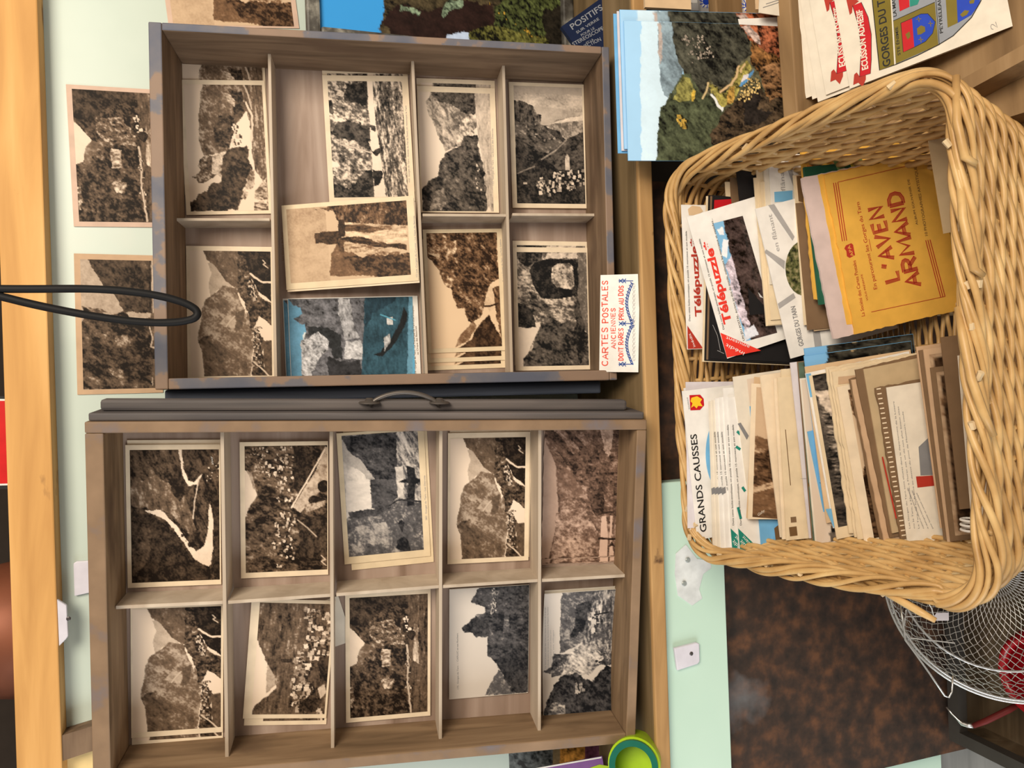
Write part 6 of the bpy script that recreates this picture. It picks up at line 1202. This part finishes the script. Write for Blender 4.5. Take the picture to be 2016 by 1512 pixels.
mb = MB(); mb.lathe([(.0001, -.046)]+[(.052*math.sin(a), -.046*math.cos(a)) for a in np.linspace(.2, 2.2, 14)]+[(.038, .024), (.036, .020)]+[(.045*math.sin(a), -.038*math.cos(a)) for a in np.linspace(1.9, .2, 10)], 40)
tag(mb.build('red_bowl', plain('red_enamel', (.33, .006, .012), .2, .5), None, Matrix.Translation(red_c), smooth=True), 'red bowl inside the dark crate behind the wire strainer', 'bowl')
# wire strainer
axis = np.array([0.10, -0.80, 0.59]); axis /= np.linalg.norm(axis); wc = _C+0.745*ray(1992, 1146)
e1 = np.cross(axis, (0, 0, 1)); e1 /= np.linalg.norm(e1); e2 = np.cross(axis, e1)
ws = empty('wire_strainer', axes_mat(wc, e1, e2, axis)); tag(ws, 'round wire mesh salad strainer leaning in the crate, below the wicker basket', 'strainer')
RR, DP = 0.112, 0.075
def prof(t): return RR*math.sin(t*math.pi/2)**.85, -DP*math.cos(t*math.pi/2)
mb = MB(); nh = 64
tt = np.linspace(.06, 1, 34); pr_ = np.array([prof(t) for t in tt])
for sgn in (1, -1):
    for i in range(nh):
        a = 2*math.pi*i/nh+sgn*1.5*tt; wob = 1+.012*np.sin(tt*70+i)
        mb.tube(np.stack([pr_[:, 0]*np.cos(a)*wob, pr_[:, 0]*np.sin(a)*wob, pr_[:, 1]], 1), .00042, 4, cap=False)
mb.build('wire_mesh', M_WIRE, ws, smooth=True)
def ring(r, z, rad): 
    mb = MB(); mb.tube([(r*math.cos(a), r*math.sin(a), z) for a in np.linspace(0, 2*math.pi, 96, endpoint=False)], rad, 8, closed=True); return mb.build('wire_ring', M_WIRE, ws, smooth=True)
ring(RR+.001, 0, .0013); ring(RR-.002, .0028, .0011); r_, z_ = prof(.62); ring(r_-.001, z_+.001, .0013)
mb = MB(); mb.lathe([(.0001, -DP+.001), (.007, -DP+.0015), (.0085, -DP), (.0001, -DP-.001)], 20); mb.build('hub', M_WIRE, ws, smooth=True)
wi = axes_mat(wc, e1, e2, axis).inverted()
def inw(px, py, l=.004): return tuple(wi @ Vector(hit(px, py, wc+axis*l, axis)))
mb = MB(); mb.tube([inw(*q) for q in ((1772, 1190), (1778, 1225), (1781, 1250), (1782, 1260), (1800, 1284), (1830, 1326), (1860, 1370), (1868, 1373), (1874, 1362), (1876, 1330))], .0010, 6); mb.build('folding_handle', M_WIRE, ws, smooth=True)
mb = MB()
for a, b in (((1782, 1214), (1842, 1213)), ((1792, 1256), (1880, 1266)), ((1784, 1200), (1780, 1230))): mb.tube([inw(*a, .003), inw(*b, .001)], .0007, 5)
mb.build('cross_wire', M_WIRE, ws)
FTg = Frame(wc+axis*.008, (0, -.3, -1), (-1, 0, 0))
c = Card('price_tag', FTg, (1843, 1207), (1868, 1206), (1868, 1222), (1843, 1222), .0004, 'lilac'); tag(c.o, 'small blank white price tag tied to the wire strainer', 'tag')
c.poly('pointed_end', [(1838, 1214), (1844, 1207), (1844, 1222)], PAPERS['lilac'], z=-.0001)
mb = MB(); L0 = [c.loc(*q) for q in ((1838, 1214), (1834, 1198), (1828, 1188))]; mb.tube([(*q, .0004) for q in L0], .0005, 5); mb.build('tag_string', INK['white'], c.o)
# hooked tool
P3 = [hit(*q, (0, 0.66, CZ+.012), np.array([0, -.5, .87])) for q in ((1863, 1392), (1874, 1405), (1884, 1415), (1894, 1424), (1906, 1428), (1916, 1429))]
mb = MB(); mb.tube(P3, [.0012, .0012, .0012, .0028, .0030, .0030], 8); tl0 = mb.build('hooked_skewer', M_WIRE, smooth=True); tag(tl0, 'metal hooked tool with dark red handle lying over the crate corner', 'tool')
P4 = [P3[-1]]+[hit(*q, (0, 0.66, CZ+.012-.01*i), np.array([0, -.5, .87])) for i, q in enumerate(((1940, 1420), (1985, 1398), (2010, 1384)))]
mb = MB(); mb.tube(P4, [.003, .0036, .0036, .003], 8); mb.build('handle', plain('dark_red_handle', (.14, .02, .018), .5), tl0, smooth=True)

# ================================================================== BEYOND THE RAIL, LEFT AND LOWER EDGES
US = slab('upper_shelf', (-.62, .914, 1.300), (.62, 1.21, 1.318), M_DARK); tag(US, 'dark board behind the golden plank carrying the red sign', 'shelf')
FRd = Frame((0, .96, 0), (0, 0, -1), (-1, 0, 0))
c = Card('enamel_sign', FRd, (-75, 778), (40, 782), (44, 965), (-71, 962), .003, plain('black_sign_edge', (.03, .03, .03), .3)); tag(c.o, 'red enamel sign with white border standing above the golden plank', 'sign')
c.poly('white_border', sq(c, .03, .03, .955, .96), PAPERS['white'], z=.0003, local=True); c.poly('red_field', sq(c, .05, .05, .925, .94), plain('sign_red', (.60, .02, .02), .3), z=.0006, local=True)
cp = onY(-48, 1250, 1.02)
mb = MB(); mb.lathe([(.0001, 0), (.060, 0), (.072, .02), (.078, .06), (.070, .11), (.050, .14), (.046, .15), (.050, .155), (.040, .155), (.0001, .15)], 36)
tag(mb.build('copper_pot', noise_mat('aged_copper', [(.3, (.10, .03, .015)), (.7, (.30, .10, .05))], nscale=8, rough=.5, metal=.2), None, Matrix.Translation((cp[0], 1.03, 1.3185)), smooth=True), 'aged copper pot standing behind the golden plank', 'pot')
# batten and card low on the wall, left of the left drawer
def wallpoly(name, quad, Y, t, mat, label, cat):
    Pq = [onY(*q, Y) for q in quad]; n = len(Pq); mb = MB()
    mb.add([(q[0], Y-t, q[2]) for q in Pq]+[(q[0], Y, q[2]) for q in Pq], [tuple(range(n)), tuple(range(2*n-1, n-1, -1))]+[(i, n+i, n+(i+1) % n, (i+1) % n) for i in range(n)])
    return tag(mb.build(name, mat), label, cat)
wallpoly('wall_batten', [(118, 1436), (250, 1396), (250, 1442), (118, 1486)], WALL_Y-.0005, .02, M_INWOOD, 'pinkish wooden batten on the mint wall below the left drawer', 'batten')
wallpoly('paper_sheet', [(110, 1487), (260, 1442), (262, 1580), (110, 1580)], WALL_Y-.0005, .002, plain('butter_paper', (.80, .62, .30), .5), 'butter yellow paper on the mint wall beneath the wooden batten', 'paper')
# left end of the shelf: magazine, purple card and lime pot
FM = Frame(onZ(1180, 1540, SHELF_Z+.001), (0, -.25, -1), (-1, 0, 0))
c = Card('magazine', FM, (800, 1470), (1180, 1462), (1186, 1700), (806, 1708), .003, 'tan'); tag(c.o, 'colourful magazine cover standing left of the left drawer', 'magazine')
PIC['mag'] = Pic('sepia', [(800, 1470), (1180, 1462), (1186, 1700), (806, 1708)], [p((.10, .02, .035), .2, 10, 0, 1, 3, [(780, 1460), (880, 1460), (880, 1720), (780, 1720)]), p((.16, .13, .07), .5, 6, 0, 1, 4, [(880, 1455), (940, 1455), (940, 1720), (880, 1720)]), p((.10, .11, .11), .3, 6, 0, 1, 4, [(940, 1455), (1085, 1455), (1085, 1720), (940, 1720)]), p((.42, .20, .04), .3, 6, 0, 1, 3, [(1100, 1455), (1150, 1455), (1150, 1720), (1100, 1720)]), p((.10, .03, .06), .2, 6, 0, 1, 3, [(1150, 1455), (1200, 1455), (1200, 1720), (1150, 1720)]), ('l', (.35, .08, .04), 8, [(988, 1490), (992, 1580)]), ('l', (.03, .03, .03), 6, [(930, 1500), (980, 1520)]), ('l', (.03, .03, .03), 6, [(1020, 1500), (1045, 1520)])], bg=(.2, .15, .08))
c.picture(PIC['mag'], (.005, .005, .995, .995), res=2.5)
FPp = Frame(onZ(1206, 1520, SHELF_Z+.001), (0, -.28, -1), (-1, 0, 0))
c = Card('purple_card', FPp, (1050, 1513), (1184, 1490), (1214, 1650), (1080, 1672), .001, plain('purple_print', (.22, .10, .30), .35)); tag(c.o, 'purple card with lime leaves beside the lime pot', 'card')
c.strips('white_edge', [[(1052, 1514), (1183, 1491)]], 3, PAPERS['white']); c.poly('lime_leaf', [(1160, 1512), (1180, 1505), (1198, 1508), (1192, 1530), (1160, 1530)], plain('lime_ink', (.42, .62, .03), .4))
zp = onZ(1262, 1520, SHELF_Z); ax = np.array([.20, -.75, .45]); ax /= np.linalg.norm(ax); ee = np.cross(ax, (0, 0, 1)); ee /= np.linalg.norm(ee)
LIME = plain('lime_plastic', (.42, .66, .02), .35, .4)
rad = 0.027; po = onY(1252, 1500, .735); po[2] = max(po[2], SHELF_Z+rad*.92)
mb = MB(); mb.lathe([(.0001, -.03), (rad*.95, -.03), (rad, -.026), (rad, .010), (rad*.93, .012), (rad*.9, .006), (rad*.88, -.022), (.0001, -.022)], 40)
pot = mb.build('lime_pot', LIME, None, axes_mat(po, ee, np.cross(ax, ee), ax), smooth=False); tag(pot, 'lime green plastic pot lying at the left end of the shelf', 'pot')
mb = MB(); mb.lathe([(rad*.93, .0122), (rad*.93, .0175), (rad*.70, .0175), (rad*.70, .0122)], 40); mb.build('teal_ring', plain('dark_teal_plastic', (.01, .13, .09), .35), pot)
